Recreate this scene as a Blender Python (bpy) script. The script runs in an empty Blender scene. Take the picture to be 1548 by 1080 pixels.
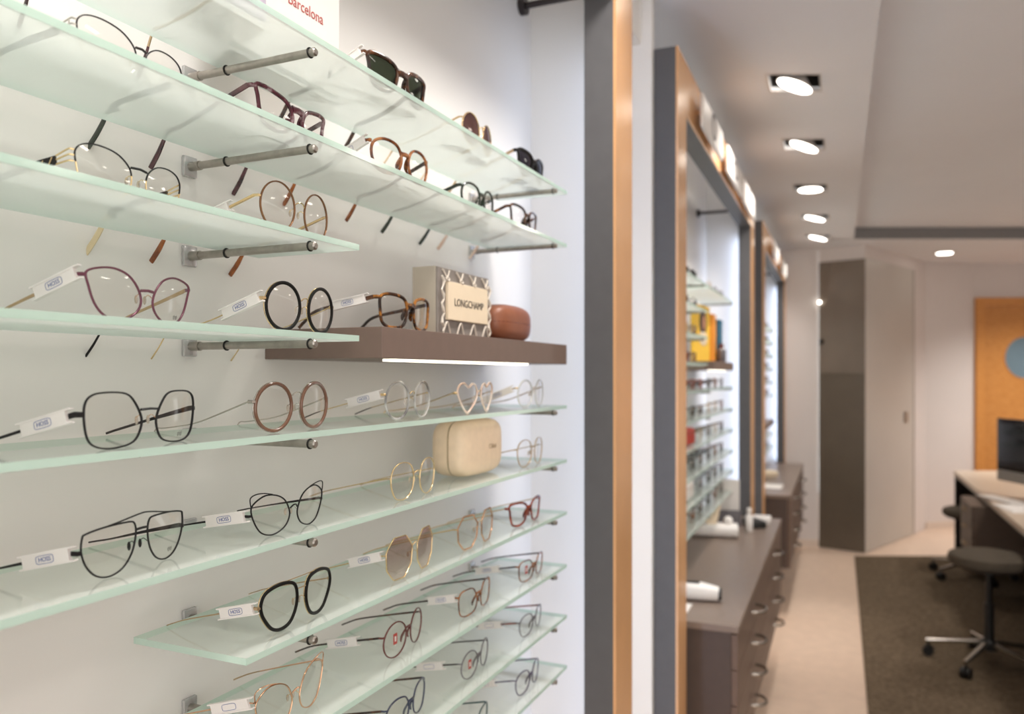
LEDC, GAPFILL, WORLD, REARFILL, WASH, POOL, FAR, FIELD, EXPO = 1.3, 3.3, 1.08, 2, 26, 37, 58, 34, 0.88
import bpy, bmesh, math, random
from mathutils import Vector, Matrix
random.seed(7)
C = bpy.context.scene.collection
PI = math.pi
R = math.radians

# ------------------------------------------------------------------ materials
def lin(c):
    out = []
    for v in c:
        v = v / 255.0
        out.append(v / 12.92 if v <= 0.04045 else ((v + 0.055) / 1.055) ** 2.4)
    return tuple(out) + (1.0,)

def newmat(name):
    m = bpy.data.materials.new(name); m.use_nodes = True
    nt = m.node_tree
    for n in list(nt.nodes): nt.nodes.remove(n)
    out = nt.nodes.new('ShaderNodeOutputMaterial')
    return m, nt, out

def pbr(name, rgb, rough=0.5, metal=0.0, spec=0.5, noise=0.0, nscale=40.0, bump=0.0, bscale=300.0, coat=0.0):
    m, nt, out = newmat(name)
    b = nt.nodes.new('ShaderNodeBsdfPrincipled')
    nt.links.new(b.outputs[0], out.inputs[0])
    col = lin(rgb)
    b.inputs['Base Color'].default_value = col
    b.inputs['Roughness'].default_value = rough
    b.inputs['Metallic'].default_value = metal
    b.inputs['Specular IOR Level'].default_value = spec
    b.inputs['Coat Weight'].default_value = coat
    tc = None
    if noise > 0 or bump > 0:
        tc = nt.nodes.new('ShaderNodeTexCoord')
    if noise > 0:
        n = nt.nodes.new('ShaderNodeTexNoise'); n.inputs['Scale'].default_value = nscale; n.inputs['Detail'].default_value = 4
        nt.links.new(tc.outputs['Object'], n.inputs['Vector'])
        r = nt.nodes.new('ShaderNodeValToRGB')
        lo = tuple(max(0, v * (1 - noise)) for v in col[:3]) + (1,)
        hi = tuple(min(1, v * (1 + noise)) for v in col[:3]) + (1,)
        r.color_ramp.elements[0].position = 0.3; r.color_ramp.elements[0].color = lo
        r.color_ramp.elements[1].position = 0.7; r.color_ramp.elements[1].color = hi
        nt.links.new(n.outputs['Fac'], r.inputs['Fac'])
        nt.links.new(r.outputs['Color'], b.inputs['Base Color'])
    if bump > 0:
        n2 = nt.nodes.new('ShaderNodeTexNoise'); n2.inputs['Scale'].default_value = bscale; n2.inputs['Detail'].default_value = 3
        nt.links.new(tc.outputs['Object'], n2.inputs['Vector'])
        bp = nt.nodes.new('ShaderNodeBump'); bp.inputs['Strength'].default_value = bump; bp.inputs['Distance'].default_value = 0.004
        nt.links.new(n2.outputs['Fac'], bp.inputs['Height']); nt.links.new(bp.outputs[0], b.inputs['Normal'])
    return m

def mottled(name, stops, scale=45.0, rough=0.18, detail=3.0, alpha_mix=0.0):
    """tortoiseshell acetate: colour patches through noise"""
    m, nt, out = newmat(name)
    b = nt.nodes.new('ShaderNodeBsdfPrincipled'); nt.links.new(b.outputs[0], out.inputs[0])
    b.inputs['Roughness'].default_value = rough; b.inputs['Coat Weight'].default_value = 0.3
    tc = nt.nodes.new('ShaderNodeTexCoord')
    n = nt.nodes.new('ShaderNodeTexNoise'); n.inputs['Scale'].default_value = scale; n.inputs['Detail'].default_value = detail
    nt.links.new(tc.outputs['Object'], n.inputs['Vector'])
    r = nt.nodes.new('ShaderNodeValToRGB')
    els = r.color_ramp.elements
    els[0].position = stops[0][0]; els[0].color = lin(stops[0][1])
    els[1].position = stops[-1][0]; els[1].color = lin(stops[-1][1])
    for p, c in stops[1:-1]:
        e = els.new(p); e.color = lin(c)
    nt.links.new(n.outputs['Fac'], r.inputs['Fac']); nt.links.new(r.outputs['Color'], b.inputs['Base Color'])
    return m

def wood(name, a, bcol, rough=0.35, sc=(1.5, 14, 14)):
    m, nt, out = newmat(name)
    b = nt.nodes.new('ShaderNodeBsdfPrincipled'); nt.links.new(b.outputs[0], out.inputs[0])
    b.inputs['Roughness'].default_value = rough
    tc = nt.nodes.new('ShaderNodeTexCoord'); mp = nt.nodes.new('ShaderNodeMapping')
    mp.inputs['Scale'].default_value = sc
    nt.links.new(tc.outputs['Object'], mp.inputs['Vector'])
    n = nt.nodes.new('ShaderNodeTexNoise'); n.inputs['Scale'].default_value = 4; n.inputs['Detail'].default_value = 6
    n.inputs['Distortion'].default_value = 0.4
    nt.links.new(mp.outputs[0], n.inputs['Vector'])
    r = nt.nodes.new('ShaderNodeValToRGB')
    r.color_ramp.elements[0].position = 0.3; r.color_ramp.elements[0].color = lin(a)
    r.color_ramp.elements[1].position = 0.7; r.color_ramp.elements[1].color = lin(bcol)
    nt.links.new(n.outputs['Fac'], r.inputs['Fac']); nt.links.new(r.outputs['Color'], b.inputs['Base Color'])
    return m

def emit(name, rgb, strength):
    m, nt, out = newmat(name)
    e = nt.nodes.new('ShaderNodeEmission'); e.inputs[0].default_value = lin(rgb); e.inputs[1].default_value = strength
    nt.links.new(e.outputs[0], out.inputs[0])
    return m

def frosted(name, rgb, tp=0.25, tl=0.4, sheen=0.0):
    """satin glass face: part clear, part scattering both ways"""
    m, nt, out = newmat(name)
    tr = nt.nodes.new('ShaderNodeBsdfTranslucent'); tr.inputs[0].default_value = lin(rgb)
    df = nt.nodes.new('ShaderNodeBsdfDiffuse'); df.inputs[0].default_value = lin(rgb)
    mx = nt.nodes.new('ShaderNodeMixShader'); mx.inputs[0].default_value = tl
    nt.links.new(df.outputs[0], mx.inputs[1]); nt.links.new(tr.outputs[0], mx.inputs[2])
    tpn = nt.nodes.new('ShaderNodeBsdfTransparent'); tpn.inputs[0].default_value = lin(rgb)
    m2 = nt.nodes.new('ShaderNodeMixShader'); m2.inputs[0].default_value = tp
    nt.links.new(mx.outputs[0], m2.inputs[1]); nt.links.new(tpn.outputs[0], m2.inputs[2])
    last = m2
    if sheen > 0:
        gl = nt.nodes.new('ShaderNodeBsdfGlossy'); gl.inputs['Roughness'].default_value = 0.08
        lw = nt.nodes.new('ShaderNodeLayerWeight'); lw.inputs[0].default_value = 0.5
        pw = nt.nodes.new('ShaderNodeMath'); pw.operation = 'POWER'; pw.inputs[1].default_value = 4.0
        nt.links.new(lw.outputs['Facing'], pw.inputs[0])
        mu = nt.nodes.new('ShaderNodeMath'); mu.operation = 'MULTIPLY_ADD'; mu.inputs[1].default_value = 0.6; mu.inputs[2].default_value = sheen
        nt.links.new(pw.outputs[0], mu.inputs[0])
        last = nt.nodes.new('ShaderNodeMixShader'); nt.links.new(mu.outputs[0], last.inputs[0])
        nt.links.new(m2.outputs[0], last.inputs[1]); nt.links.new(gl.outputs[0], last.inputs[2])
    nt.links.new(last.outputs[0], out.inputs[0])
    return m

def lensmat(name, tint, refl=0.09, top=None):
    """thin lens: tinted pass-through plus a mirror reflection; 'top' grades the tint over the lens height"""
    m, nt, out = newmat(name)
    t = nt.nodes.new('ShaderNodeBsdfTransparent'); t.inputs[0].default_value = lin(tint)
    if top:
        tc = nt.nodes.new('ShaderNodeTexCoord'); sp = nt.nodes.new('ShaderNodeSeparateXYZ')
        nt.links.new(tc.outputs['Generated'], sp.inputs[0])
        r = nt.nodes.new('ShaderNodeValToRGB')
        r.color_ramp.elements[0].color = lin(tint); r.color_ramp.elements[1].color = lin(top)
        nt.links.new(sp.outputs['Z'], r.inputs[0]); nt.links.new(r.outputs[0], t.inputs[0])
    g = nt.nodes.new('ShaderNodeBsdfGlossy'); g.inputs['Roughness'].default_value = 0.0
    g.inputs[0].default_value = (1, 1, 1, 1)
    f = nt.nodes.new('ShaderNodeLayerWeight'); f.inputs[0].default_value = 0.5
    pw = nt.nodes.new('ShaderNodeMath'); pw.operation = 'POWER'; pw.inputs[1].default_value = 4.0
    nt.links.new(f.outputs['Facing'], pw.inputs[0])
    mu = nt.nodes.new('ShaderNodeMath'); mu.operation = 'MULTIPLY_ADD'; mu.inputs[1].default_value = 0.3; mu.inputs[2].default_value = refl
    nt.links.new(pw.outputs[0], mu.inputs[0])
    mx = nt.nodes.new('ShaderNodeMixShader')
    nt.links.new(mu.outputs[0], mx.inputs[0])
    nt.links.new(t.outputs[0], mx.inputs[1]); nt.links.new(g.outputs[0], mx.inputs[2])
    nt.links.new(mx.outputs[0], out.inputs[0])
    return m

M = {}
M['wall'] = pbr('white_wall_paint', (240, 237, 233), 0.55, spec=0.3, noise=0.012, nscale=3)
M['farwall'] = pbr('far_wall_paint', (222, 214, 210), 0.6, spec=0.25, noise=0.02, nscale=2)
M['ceiling'] = pbr('ceiling_paint', (236, 236, 240), 0.8, spec=0.1, noise=0.015, nscale=2)
M['cove'] = pbr('cove_grey', (128, 126, 126), 0.6, noise=0.02)
M['floor'] = pbr('floor_vinyl', (212, 187, 166), 0.42, spec=0.35, noise=0.05, nscale=14)
M['carpet'] = pbr('carpet_pile', (100, 86, 70), 0.95, spec=0.05, noise=0.35, nscale=55, bump=0.6, bscale=160)
M['base'] = pbr('baseboard_paint', (222, 206, 192), 0.5, noise=0.02)
M['grey'] = pbr('grey_laminate', (94, 93, 95), 0.5, spec=0.3, noise=0.04, nscale=30, bump=0.02, bscale=400)
M['copper'] = pbr('copper_veneer', (224, 172, 122), 0.24, metal=0.1, spec=0.5, noise=0.06, nscale=6)
M['shelfwood'] = pbr('taupe_laminate', (116, 97, 87), 0.45, noise=0.04, nscale=50)
M['counter'] = pbr('taupe_counter', (126, 110, 99), 0.36, noise=0.04, nscale=40)
M['unitshade'] = pbr('taupe_shaded_side', (76, 62, 55), 0.5, noise=0.05, nscale=40)  # taupe darkened so the colour carries the shade of the end face
M['drawer'] = pbr('taupe_drawer', (104, 84, 72), 0.42, noise=0.05, nscale=40)
M['glass'] = frosted('satin_glass_face', (246, 250, 249), 0.32, 0.27)
M['glasstop'] = frosted('clear_glass_face', (252, 255, 252), 0.97, 0.5, 0.045)
M['glassedge'] = frosted('glass_edge', (218, 240, 229), 0.1, 0.5, 0.02)
M['steel'] = pbr('brushed_steel', (170, 164, 156), 0.32, metal=0.9, noise=0.12, nscale=90)
M['plate'] = pbr('satin_plate', (196, 196, 196), 0.22, metal=0.55, noise=0.06, nscale=60)
M['rubber'] = pbr('black_rubber', (26, 24, 22), 0.6, noise=0.1)
M['led'] = emit('led_cool', (208, 224, 255), LEDC)
M['panel'] = emit('fill_panel_glow', (255, 246, 234), 8.0)
M['led2'] = emit('led_cool_far', (208, 224, 255), LEDC * 2.2)
M['gapfill'] = emit('gap_fill_glow', (206, 224, 255), GAPFILL)
M['ledwarm'] = emit('led_warm', (255, 246, 224), 2.2)
M['lamp'] = emit('lamp_glass', (255, 248, 236), 5.0)
M['housing'] = pbr('lamp_housing', (58, 54, 52), 0.5, noise=0.1)
M['trimwhite'] = pbr('lamp_trim', (200, 192, 186), 0.5, noise=0.02)
M['white'] = pbr('white_plastic', (238, 234, 230), 0.35, noise=0.015)
M['tagwhite'] = pbr('tag_plastic', (236, 230, 226), 0.3, noise=0.01)
M['blueink'] = pbr('blue_ink', (52, 78, 150), 0.5, noise=0.02)
M['redink'] = pbr('red_ink', (176, 66, 58), 0.5, noise=0.02)
M['darkink'] = pbr('dark_ink', (64, 60, 56), 0.5, noise=0.02)
M['card'] = pbr('card_stock', (228, 222, 216), 0.6, noise=0.01)
M['mauve'] = mottled('mauve_card', [(0.35, (180, 168, 186)), (0.65, (222, 214, 222))], 60, 0.6)
M['black'] = pbr('black_enamel', (16, 14, 13), 0.38, spec=0.3, noise=0.1)
M['blackm'] = pbr('black_satin_metal', (22, 19, 20), 0.4, spec=0.3, metal=0.0, noise=0.08)
M['gold'] = pbr('gold_metal', (230, 202, 154), 0.2, metal=0.95, noise=0.05)
M['champ'] = pbr('champagne_metal', (190, 166, 132), 0.28, metal=0.85, noise=0.05)
M['rose'] = pbr('rose_gold_metal', (224, 180, 148), 0.2, metal=0.95, noise=0.05)
M['silver'] = pbr('silver_metal', (190, 184, 176), 0.22, metal=0.95, noise=0.05)
M['burg'] = pbr('burgundy_metal', (112, 62, 78), 0.32, metal=0.35, noise=0.08)
M['gunmetal'] = pbr('dark_gun_metal', (66, 60, 60), 0.3, metal=0.7, noise=0.05)
M['brownm'] = pbr('brown_bronze', (122, 86, 58), 0.28, metal=0.6, noise=0.08)
M['acbrown'] = pbr('brown_acetate', (108, 76, 59), 0.25, noise=0.10, nscale=80, coat=0.3)
M['tort'] = mottled('tortoise', [(0.42, (34, 20, 13)), (0.52, (70, 40, 18)), (0.62, (168, 108, 36)), (0.72, (96, 56, 22))], 55)
M['torto'] = mottled('amber_tortoise', [(0.36, (62, 30, 16)), (0.5, (118, 66, 34)), (0.68, (176, 116, 70))], 70)
M['tortd'] = mottled('dark_tortoise', [(0.38, (24, 16, 12)), (0.55, (58, 34, 22)), (0.7, (104, 62, 34))], 60)
M['maroon'] = mottled('maroon_marble', [(0.36, (52, 16, 26)), (0.55, (84, 34, 46)), (0.7, (168, 150, 152))], 75)
M['green'] = pbr('bottle_green_acetate', (40, 48, 38), 0.22, noise=0.15, nscale=60, coat=0.3)
M['plum'] = mottled('plum_acetate', [(0.38, (48, 22, 28)), (0.66, (96, 56, 62))], 60)
M['amber'] = mottled('amber_tip', [(0.36, (110, 54, 20)), (0.66, (172, 98, 44))], 60)
M['cream'] = pbr('cream_tip', (220, 202, 164), 0.3, noise=0.04)
M['clear'] = pbr('clear_acetate', (214, 214, 210), 0.15, noise=0.03, coat=0.4)
M['smoke'] = mottled('smoke_acetate', [(0.38, (110, 108, 108)), (0.62, (206, 206, 202))], 30)
M['blush'] = mottled('blush_acetate', [(0.4, (226, 196, 176)), (0.62, (240, 226, 214))], 40)
M['redbrown'] = mottled('red_brown_acetate', [(0.38, (96, 34, 22)), (0.64, (150, 66, 44))], 60)
M['oxblood'] = pbr('oxblood_acetate', (98, 44, 40), 0.25, noise=0.1, coat=0.3)
M['navy'] = pbr('navy_acetate', (52, 58, 84), 0.25, noise=0.1, coat=0.3)
M['teal'] = pbr('dark_teal_acetate', (44, 78, 80), 0.25, noise=0.1, coat=0.3)
M['greyac'] = pbr('grey_acetate', (108, 104, 108), 0.25, noise=0.1, coat=0.3)
M['violet'] = pbr('violet_grey_acetate', (92, 84, 104), 0.25, noise=0.1, coat=0.3)
M['pad'] = frosted('nose_pad_silicone', (236, 228, 218), 0.6, 0.5, 0.05)
M['lens'] = lensmat('clear_lens', (254, 253, 252), 0.028)
M['sung'] = lensmat('green_sun_lens', (122, 130, 116), 0.035)
M['sunb'] = lensmat('brown_sun_lens', (178, 156, 150), 0.035, (150, 124, 122))
M['sunk'] = lensmat('black_sun_lens', (120, 116, 124), 0.035)
M['sunp'] = lensmat('pink_sun_lens', (250, 242, 239), 0.03, (228, 210, 208))
M['leather'] = pbr('brown_leather', (140, 84, 58), 0.42, noise=0.08, nscale=60, bump=0.05, bscale=500)
M['beige'] = pbr('beige_leather', (244, 218, 188), 0.5, noise=0.04, nscale=80, bump=0.05, bscale=600)
M['boxside'] = pbr('box_taupe', (186, 176, 160), 0.6, noise=0.03)
M['boxgrey'] = pbr('box_grey', (140, 132, 126), 0.6, noise=0.12, nscale=25)
M['boxcream'] = pbr('box_cream', (236, 218, 190), 0.6, noise=0.02)
M['rope'] = pbr('rope_white', (226, 216, 202), 0.6, noise=0.03)
M['door'] = wood('orange_door_wood', (192, 128, 64), (210, 148, 82))
M['doorframe'] = wood('door_frame_wood', (200, 134, 66), (216, 152, 84))
M['window'] = pbr('blue_grey_pane', (112, 134, 146), 0.1, noise=0.05, nscale=4)
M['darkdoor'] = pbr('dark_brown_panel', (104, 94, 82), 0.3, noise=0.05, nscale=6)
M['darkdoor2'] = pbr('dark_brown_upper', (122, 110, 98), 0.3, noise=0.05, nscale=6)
M['glassdoor'] = pbr('grey_side_panel', (196, 190, 182), 0.35, noise=0.02, nscale=3)
M['desktop'] = pbr('desk_top', (196, 178, 158), 0.38, noise=0.04, nscale=30)
M['deskdark'] = pbr('desk_dark', (52, 47, 44), 0.5, noise=0.08)
M['pedestal'] = pbr('pedestal_taupe', (98, 82, 70), 0.45, noise=0.05)
M['seat'] = pbr('seat_fabric', (84, 76, 66), 0.9, spec=0.1, noise=0.12, nscale=140, bump=0.3, bscale=500)
M['chrome'] = pbr('chrome', (176, 170, 162), 0.18, metal=0.95, noise=0.03)
M['castor'] = pbr('castor_black', (22, 21, 20), 0.45, noise=0.1)
M['screen'] = pbr('screen_black', (18, 18, 20), 0.08, noise=0.05, coat=0.5)
M['alu'] = pbr('aluminium', (176, 172, 164), 0.35, metal=0.6, noise=0.02)
M['yellow'] = pbr('yellow_card', (246, 200, 60), 0.5, noise=0.03)
M['orange'] = pbr('orange_card', (244, 160, 52), 0.5, noise=0.03)
M['blue'] = pbr('teal_blue_card', (38, 108, 138), 0.5, noise=0.03)
M['hair'] = pbr('printed_dark_hair', (62, 46, 40), 0.5, noise=0.15)
M['skin'] = pbr('printed_skin', (222, 160, 130), 0.5, noise=0.04)
M['red'] = pbr('red_leather', (184, 50, 36), 0.4, noise=0.06)

# ------------------------------------------------------------------ mesh helper
class MB:
    def __init__(s): s.v = []; s.f = []; s.mi = []
    def add(s, verts, faces, mi=0):
        o = len(s.v); s.v += [tuple(p) for p in verts]
        s.f += [tuple(i + o for i in f) for f in faces]; s.mi += [mi] * len(faces)
        return s
    def box(s, a, b, mi=0):
        x0, y0, z0 = a; x1, y1, z1 = b
        return s.add([(x0,y0,z0),(x1,y0,z0),(x1,y1,z0),(x0,y1,z0),(x0,y0,z1),(x1,y0,z1),(x1,y1,z1),(x0,y1,z1)],
            [(0,3,2,1),(4,5,6,7),(0,1,5,4),(1,2,6,5),(2,3,7,6),(3,0,4,7)], mi)
    def rbox(s, a, b, r=0.002, mi=0):
        """box with chamfered edges"""
        bm = bmesh.new()
        bmesh.ops.create_cube(bm, size=1.0)
        c = [(a[i] + b[i]) / 2 for i in range(3)]; d = [abs(b[i] - a[i]) for i in range(3)]
        for v in bm.verts: v.co = Vector((c[0] + v.co.x * d[0], c[1] + v.co.y * d[1], c[2] + v.co.z * d[2]))
        bmesh.ops.bevel(bm, geom=bm.edges[:], offset=min(r, min(d) * 0.45), segments=2, affect='EDGES', profile=0.5)
        bm.verts.index_update()
        s.add([v.co.copy() for v in bm.verts], [[v.index for v in f.verts] for f in bm.faces], mi); bm.free()
        return s
    def prism(s, poly, z0, z1, mi=0):
        n = len(poly)
        vs = [(p[0], p[1], z0) for p in poly] + [(p[0], p[1], z1) for p in poly]
        fs = [tuple(range(n - 1, -1, -1)), tuple(range(n, 2 * n))]
        fs += [(i, (i + 1) % n, n + (i + 1) % n, n + i) for i in range(n)]
        return s.add(vs, fs, mi)
    def sweep(s, path, ref, a, b, closed=False, n=8, sq=1.0, mi=0):
        """tube along a path; a = half size across, b = half size along ref; sq<1 squares the profile"""
        path = [Vector(p) for p in path]; ref = Vector(ref); N = len(path)
        vs = []; fs = []
        for i, p in enumerate(path):
            if closed: t = path[(i + 1) % N] - path[i - 1]
            else: t = path[min(i + 1, N - 1)] - path[max(i - 1, 0)]
            t.normalize()
            sd = t.cross(ref)
            if sd.length < 1e-6: sd = t.cross(Vector((0.3, 0.5, 0.8)))
            sd.normalize(); rf = sd.cross(t)
            aa = a[i] if isinstance(a, (list, tuple)) else a
            bb = b[i] if isinstance(b, (list, tuple)) else b
            for k in range(n):
                th = 2 * PI * (k + 0.5) / n
                c, q = math.cos(th), math.sin(th)
                if sq != 1.0:
                    c = math.copysign(abs(c) ** sq, c); q = math.copysign(abs(q) ** sq, q)
                vs.append(p + sd * (aa * c) + rf * (bb * q))
        m = N if closed else N - 1
        for i in range(m):
            j = (i + 1) % N
            for k in range(n):
                l = (k + 1) % n
                fs.append((i * n + k, i * n + l, j * n + l, j * n + k))
        if not closed:
            fs.append(tuple(range(n - 1, -1, -1))); fs.append(tuple((N - 1) * n + k for k in range(n)))
        return s.add(vs, fs, mi)
    def cyl(s, p0, p1, r, n=16, mi=0, r1=None):
        p0 = Vector(p0); p1 = Vector(p1); ax = (p1 - p0).normalized()
        ref = Vector((0, 0, 1)) if abs(ax.z) < 0.9 else Vector((1, 0, 0))
        rr = [r, r if r1 is None else r1]
        return s.sweep([p0, p1], ref, rr, rr, n=n, mi=mi)
    def lathe(s, prof, n=32, mi=0, o=(0, 0, 0)):
        vs = []; fs = []
        for r, z in prof:
            for k in range(n):
                a = 2 * PI * k / n
                vs.append((o[0] + r * math.cos(a), o[1] + r * math.sin(a), o[2] + z))
        for i in range(len(prof) - 1):
            for k in range(n):
                l = (k + 1) % n
                fs.append((i * n + k, i * n + l, (i + 1) * n + l, (i + 1) * n + k))
        fs.append(tuple(range(n - 1, -1, -1))); fs.append(tuple((len(prof) - 1) * n + k for k in range(n)))
        return s.add(vs, fs, mi)
    def ell(s, c, r, nu=12, nv=8, mi=0):
        vs = [(c[0], c[1], c[2] - r[2])]; fs = []
        for i in range(1, nv):
            ph = -PI / 2 + PI * i / nv
            for k in range(nu):
                a = 2 * PI * k / nu
                vs.append((c[0] + r[0] * math.cos(ph) * math.cos(a), c[1] + r[1] * math.cos(ph) * math.sin(a), c[2] + r[2] * math.sin(ph)))
        vs.append((c[0], c[1], c[2] + r[2])); top = len(vs) - 1
        for k in range(nu):
            l = (k + 1) % nu
            fs.append((0, 1 + l, 1 + k)); fs.append((top, top - nu + k, top - nu + l))
            for i in range(nv - 2):
                fs.append((1 + i * nu + k, 1 + i * nu + l, 1 + (i + 1) * nu + l, 1 + (i + 1) * nu + k))
        return s.add(vs, fs, mi)
    def build(s, name, mat, parent=None, smooth=True, angle=40):
        me = bpy.data.meshes.new(name); me.from_pydata(s.v, [], s.f)
        mats = mat if isinstance(mat, (list, tuple)) else [mat]
        for m in mats: me.materials.append(m)
        if len(mats) > 1: me.polygons.foreach_set('material_index', s.mi)
        bm = bmesh.new(); bm.from_mesh(me)
        bmesh.ops.recalc_face_normals(bm, faces=bm.faces)
        if smooth:
            la = R(angle)
            for f in bm.faces: f.smooth = True
            for e in bm.edges:
                if len(e.link_faces) == 2 and e.calc_face_angle(0) > la: e.smooth = False
        bm.to_mesh(me); bm.free(); me.update()
        o = bpy.data.objects.new(name, me); C.objects.link(o)
        if parent is not None: o.parent = parent
        return o

def tag(o, label, cat, group=None):
    o['label'] = label; o['category'] = cat
    if group: o['group'] = group
    return o
def thing(name, loc, rz, label, cat, group=None):
    o = bpy.data.objects.new(name, None); C.objects.link(o)
    o.empty_display_size = 0.02
    o.location = loc; o.rotation_euler = (0, 0, rz)
    return tag(o, label, cat, group)
def struct(o): o['kind'] = 'structure'; return o
TEXTMESH = {}
def text(name, body, size, mat, parent, mtx, ext=0.00015, serif=False, sx=1.0, align='CENTER'):
    cu = bpy.data.curves.new(name, 'FONT'); cu.body = body; cu.size = size; cu.extrude = ext
    cu.align_x = align; cu.align_y = 'CENTER'; cu.resolution_u = 3
    cu.materials.append(mat)
    key = (body, size, mat.name, ext, align)
    if key not in TEXTMESH:
        tmp = bpy.data.objects.new('tmp', cu); C.objects.link(tmp)
        bpy.context.view_layer.update()
        me = bpy.data.meshes.new_from_object(tmp.evaluated_get(bpy.context.evaluated_depsgraph_get()))
        me.name = name; bpy.data.objects.remove(tmp); TEXTMESH[key] = me
        if not me.materials: me.materials.append(mat)
    o = bpy.data.objects.new(name, TEXTMESH[key]); C.objects.link(o); o.parent = parent
    o.matrix_basis = mtx @ Matrix.Diagonal((sx, 1, 1, 1))
    return o
def basis(x, y, z, loc):
    m = Matrix((x, y, z)).transposed().to_4x4(); m.translation = Vector(loc); return m

# ------------------------------------------------------------------ camera and places
ZC = 1.55; AY = R(22.68)
cs, sn = math.cos(AY), math.sin(AY)
cam = bpy.data.cameras.new('camera'); camo = bpy.data.objects.new('camera', cam); C.objects.link(camo)
camo.location = (0, 0, ZC); camo.rotation_euler = (PI / 2, 0, AY)
cam.sensor_width = 36; cam.lens = 36 * 1182 / 1548; cam.shift_y = 27 / 1548
cam.dof.use_dof = True; cam.dof.focus_distance = 0.86; cam.dof.aperture_fstop = 4.2
cam.clip_start = 0.02
bpy.context.scene.camera = camo

def dz(depth, across):
    """floor point from a depth and a sideways offset measured square to the far wall's run"""
    return (-depth * sn + across * cs, depth * cs + across * sn)

CEIL = ZC + 1.133
# display 1 stands very slightly turned to the room
YAW1 = R(1.51)
class Bay:
    def __init__(s, x, y, yaw): s.x, s.y, s.yaw = x, y, yaw
    def w(s, p, q, z=0):
        n = (math.cos(s.yaw), -math.sin(s.yaw)); d = (math.sin(s.yaw), math.cos(s.yaw))
        return (s.x + p * n[0] + q * d[0], s.y + p * n[1] + q * d[1], ZC + z)
    @property
    def rz(s): return PI / 2 - s.yaw
B1 = Bay(-0.529, 1.478, YAW1); B2 = Bay(-0.52, 4.20, 0.0); B3 = Bay(-0.52, 7.02, 0.0)
BACK = -0.185

# ------------------------------------------------------------------ the setting
far_l = dz(7.07, 2.3)
poly = [B1.w(BACK, -2.6)[:2], B1.w(BACK, 0.328)[:2], (-0.512, 1.806), (-0.512, 1.836), (-0.58, 1.84), (-0.58, 2.30),
        (-0.512, 2.30), (-0.512, 2.33), (-0.705, 2.33), (-0.705, 4.59), (-0.512, 4.59), (-0.512, 4.62), (-0.58, 4.62), (-0.58, 5.10),
        (-0.512, 5.10), (-0.512, 5.13), (-0.705, 5.13), (-0.705, 7.41), (-0.512, 7.41), (-0.512, 7.45), (-0.6, 7.46), (-1.1, 7.46), (-1.1, -1.2)]
struct(MB().prism(poly, 0, CEIL, 0).build('wall_left', M['wall'], smooth=False))

struct(MB().box((-0.579, 1.8365, ZC + 0.985), (-0.544, 2.2995, CEIL - 0.0005)).build('wall_left', M['wall'], smooth=False))
m = MB(); m.box((-1.1, -2.2, -0.05), (6.5, 11.0, 0.0)); struct(m.build('floor', M['floor'], smooth=False))
# carpet field
cx = 0.124
yf = (6.66 + cx * sn) / cs
e = Vector((cs, sn))
cl = [(cx, -2.1), (4.6, -2.1), (4.6, yf + (4.6 - cx) * sn / cs), (cx, yf)]
tag(MB().prism(cl, 0.0, 0.008).build('carpet', M['carpet'], smooth=False), 'dark brown short-pile carpet laid under the desk and stools', 'carpet')

# ceiling: soffit strip with square lamp openings, raised field, far soffit
LAMPY = [-0.5, 0.43, 1.36, 2.29, 3.218, 4.092, 5.062, 6.006, 6.879]
LX = -0.158; HS = 0.09; TS = sn / cs
m = MB(); X0, X1 = -1.1, 0.117; zt = CEIL + 0.012
m.box((X0, -2.2, CEIL), (LX - HS, 7.9, zt)); m.box((LX + HS, -2.2, CEIL), (X1, 7.126, zt))
ys = [-2.2]
for y in LAMPY: ys += [y - HS, y + HS]
ys.append(7.9)
for i in range(0, len(ys), 2): m.prism([(LX - HS, ys[i] - (HS * TS if i else 0)), (LX + HS, ys[i] + (HS * TS if i else 0)), (LX + HS, ys[i + 1] + (HS * TS if i + 2 < len(ys) else 0)), (LX - HS, ys[i + 1] - (HS * TS if i + 2 < len(ys) else 0))], CEIL, zt)
def along(x): return 7.126 + (x - 0.117) * sn / cs
m.prism([(LX + HS, along(LX + HS)), (4.8, along(4.8)), (4.8, 12.0), (LX + HS, 12.0)], CEIL, zt)
m.prism([(X0, 7.6), (LX + HS, 7.6), (LX + HS, 12), (X0, 12)], CEIL + 0.0005, zt)
m.box((0.10, -2.2, CEIL + 0.10), (4.8, 11.0, CEIL + 0.112))
m.box((0.105, -2.2, CEIL + 0.001), (0.117, 7.126, CEIL + 0.10))
struct(m.build('ceiling', M['ceiling'], smooth=False))
m = MB(); m.prism([(0.1175, 7.122), (4.8, along(4.8) - 0.004), (4.8, along(4.8) + 0.02), (0.1175, 7.15)], CEIL + 0.002, CEIL + 0.099)
struct(m.build('trim_1', M['cove'], smooth=False))

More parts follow.
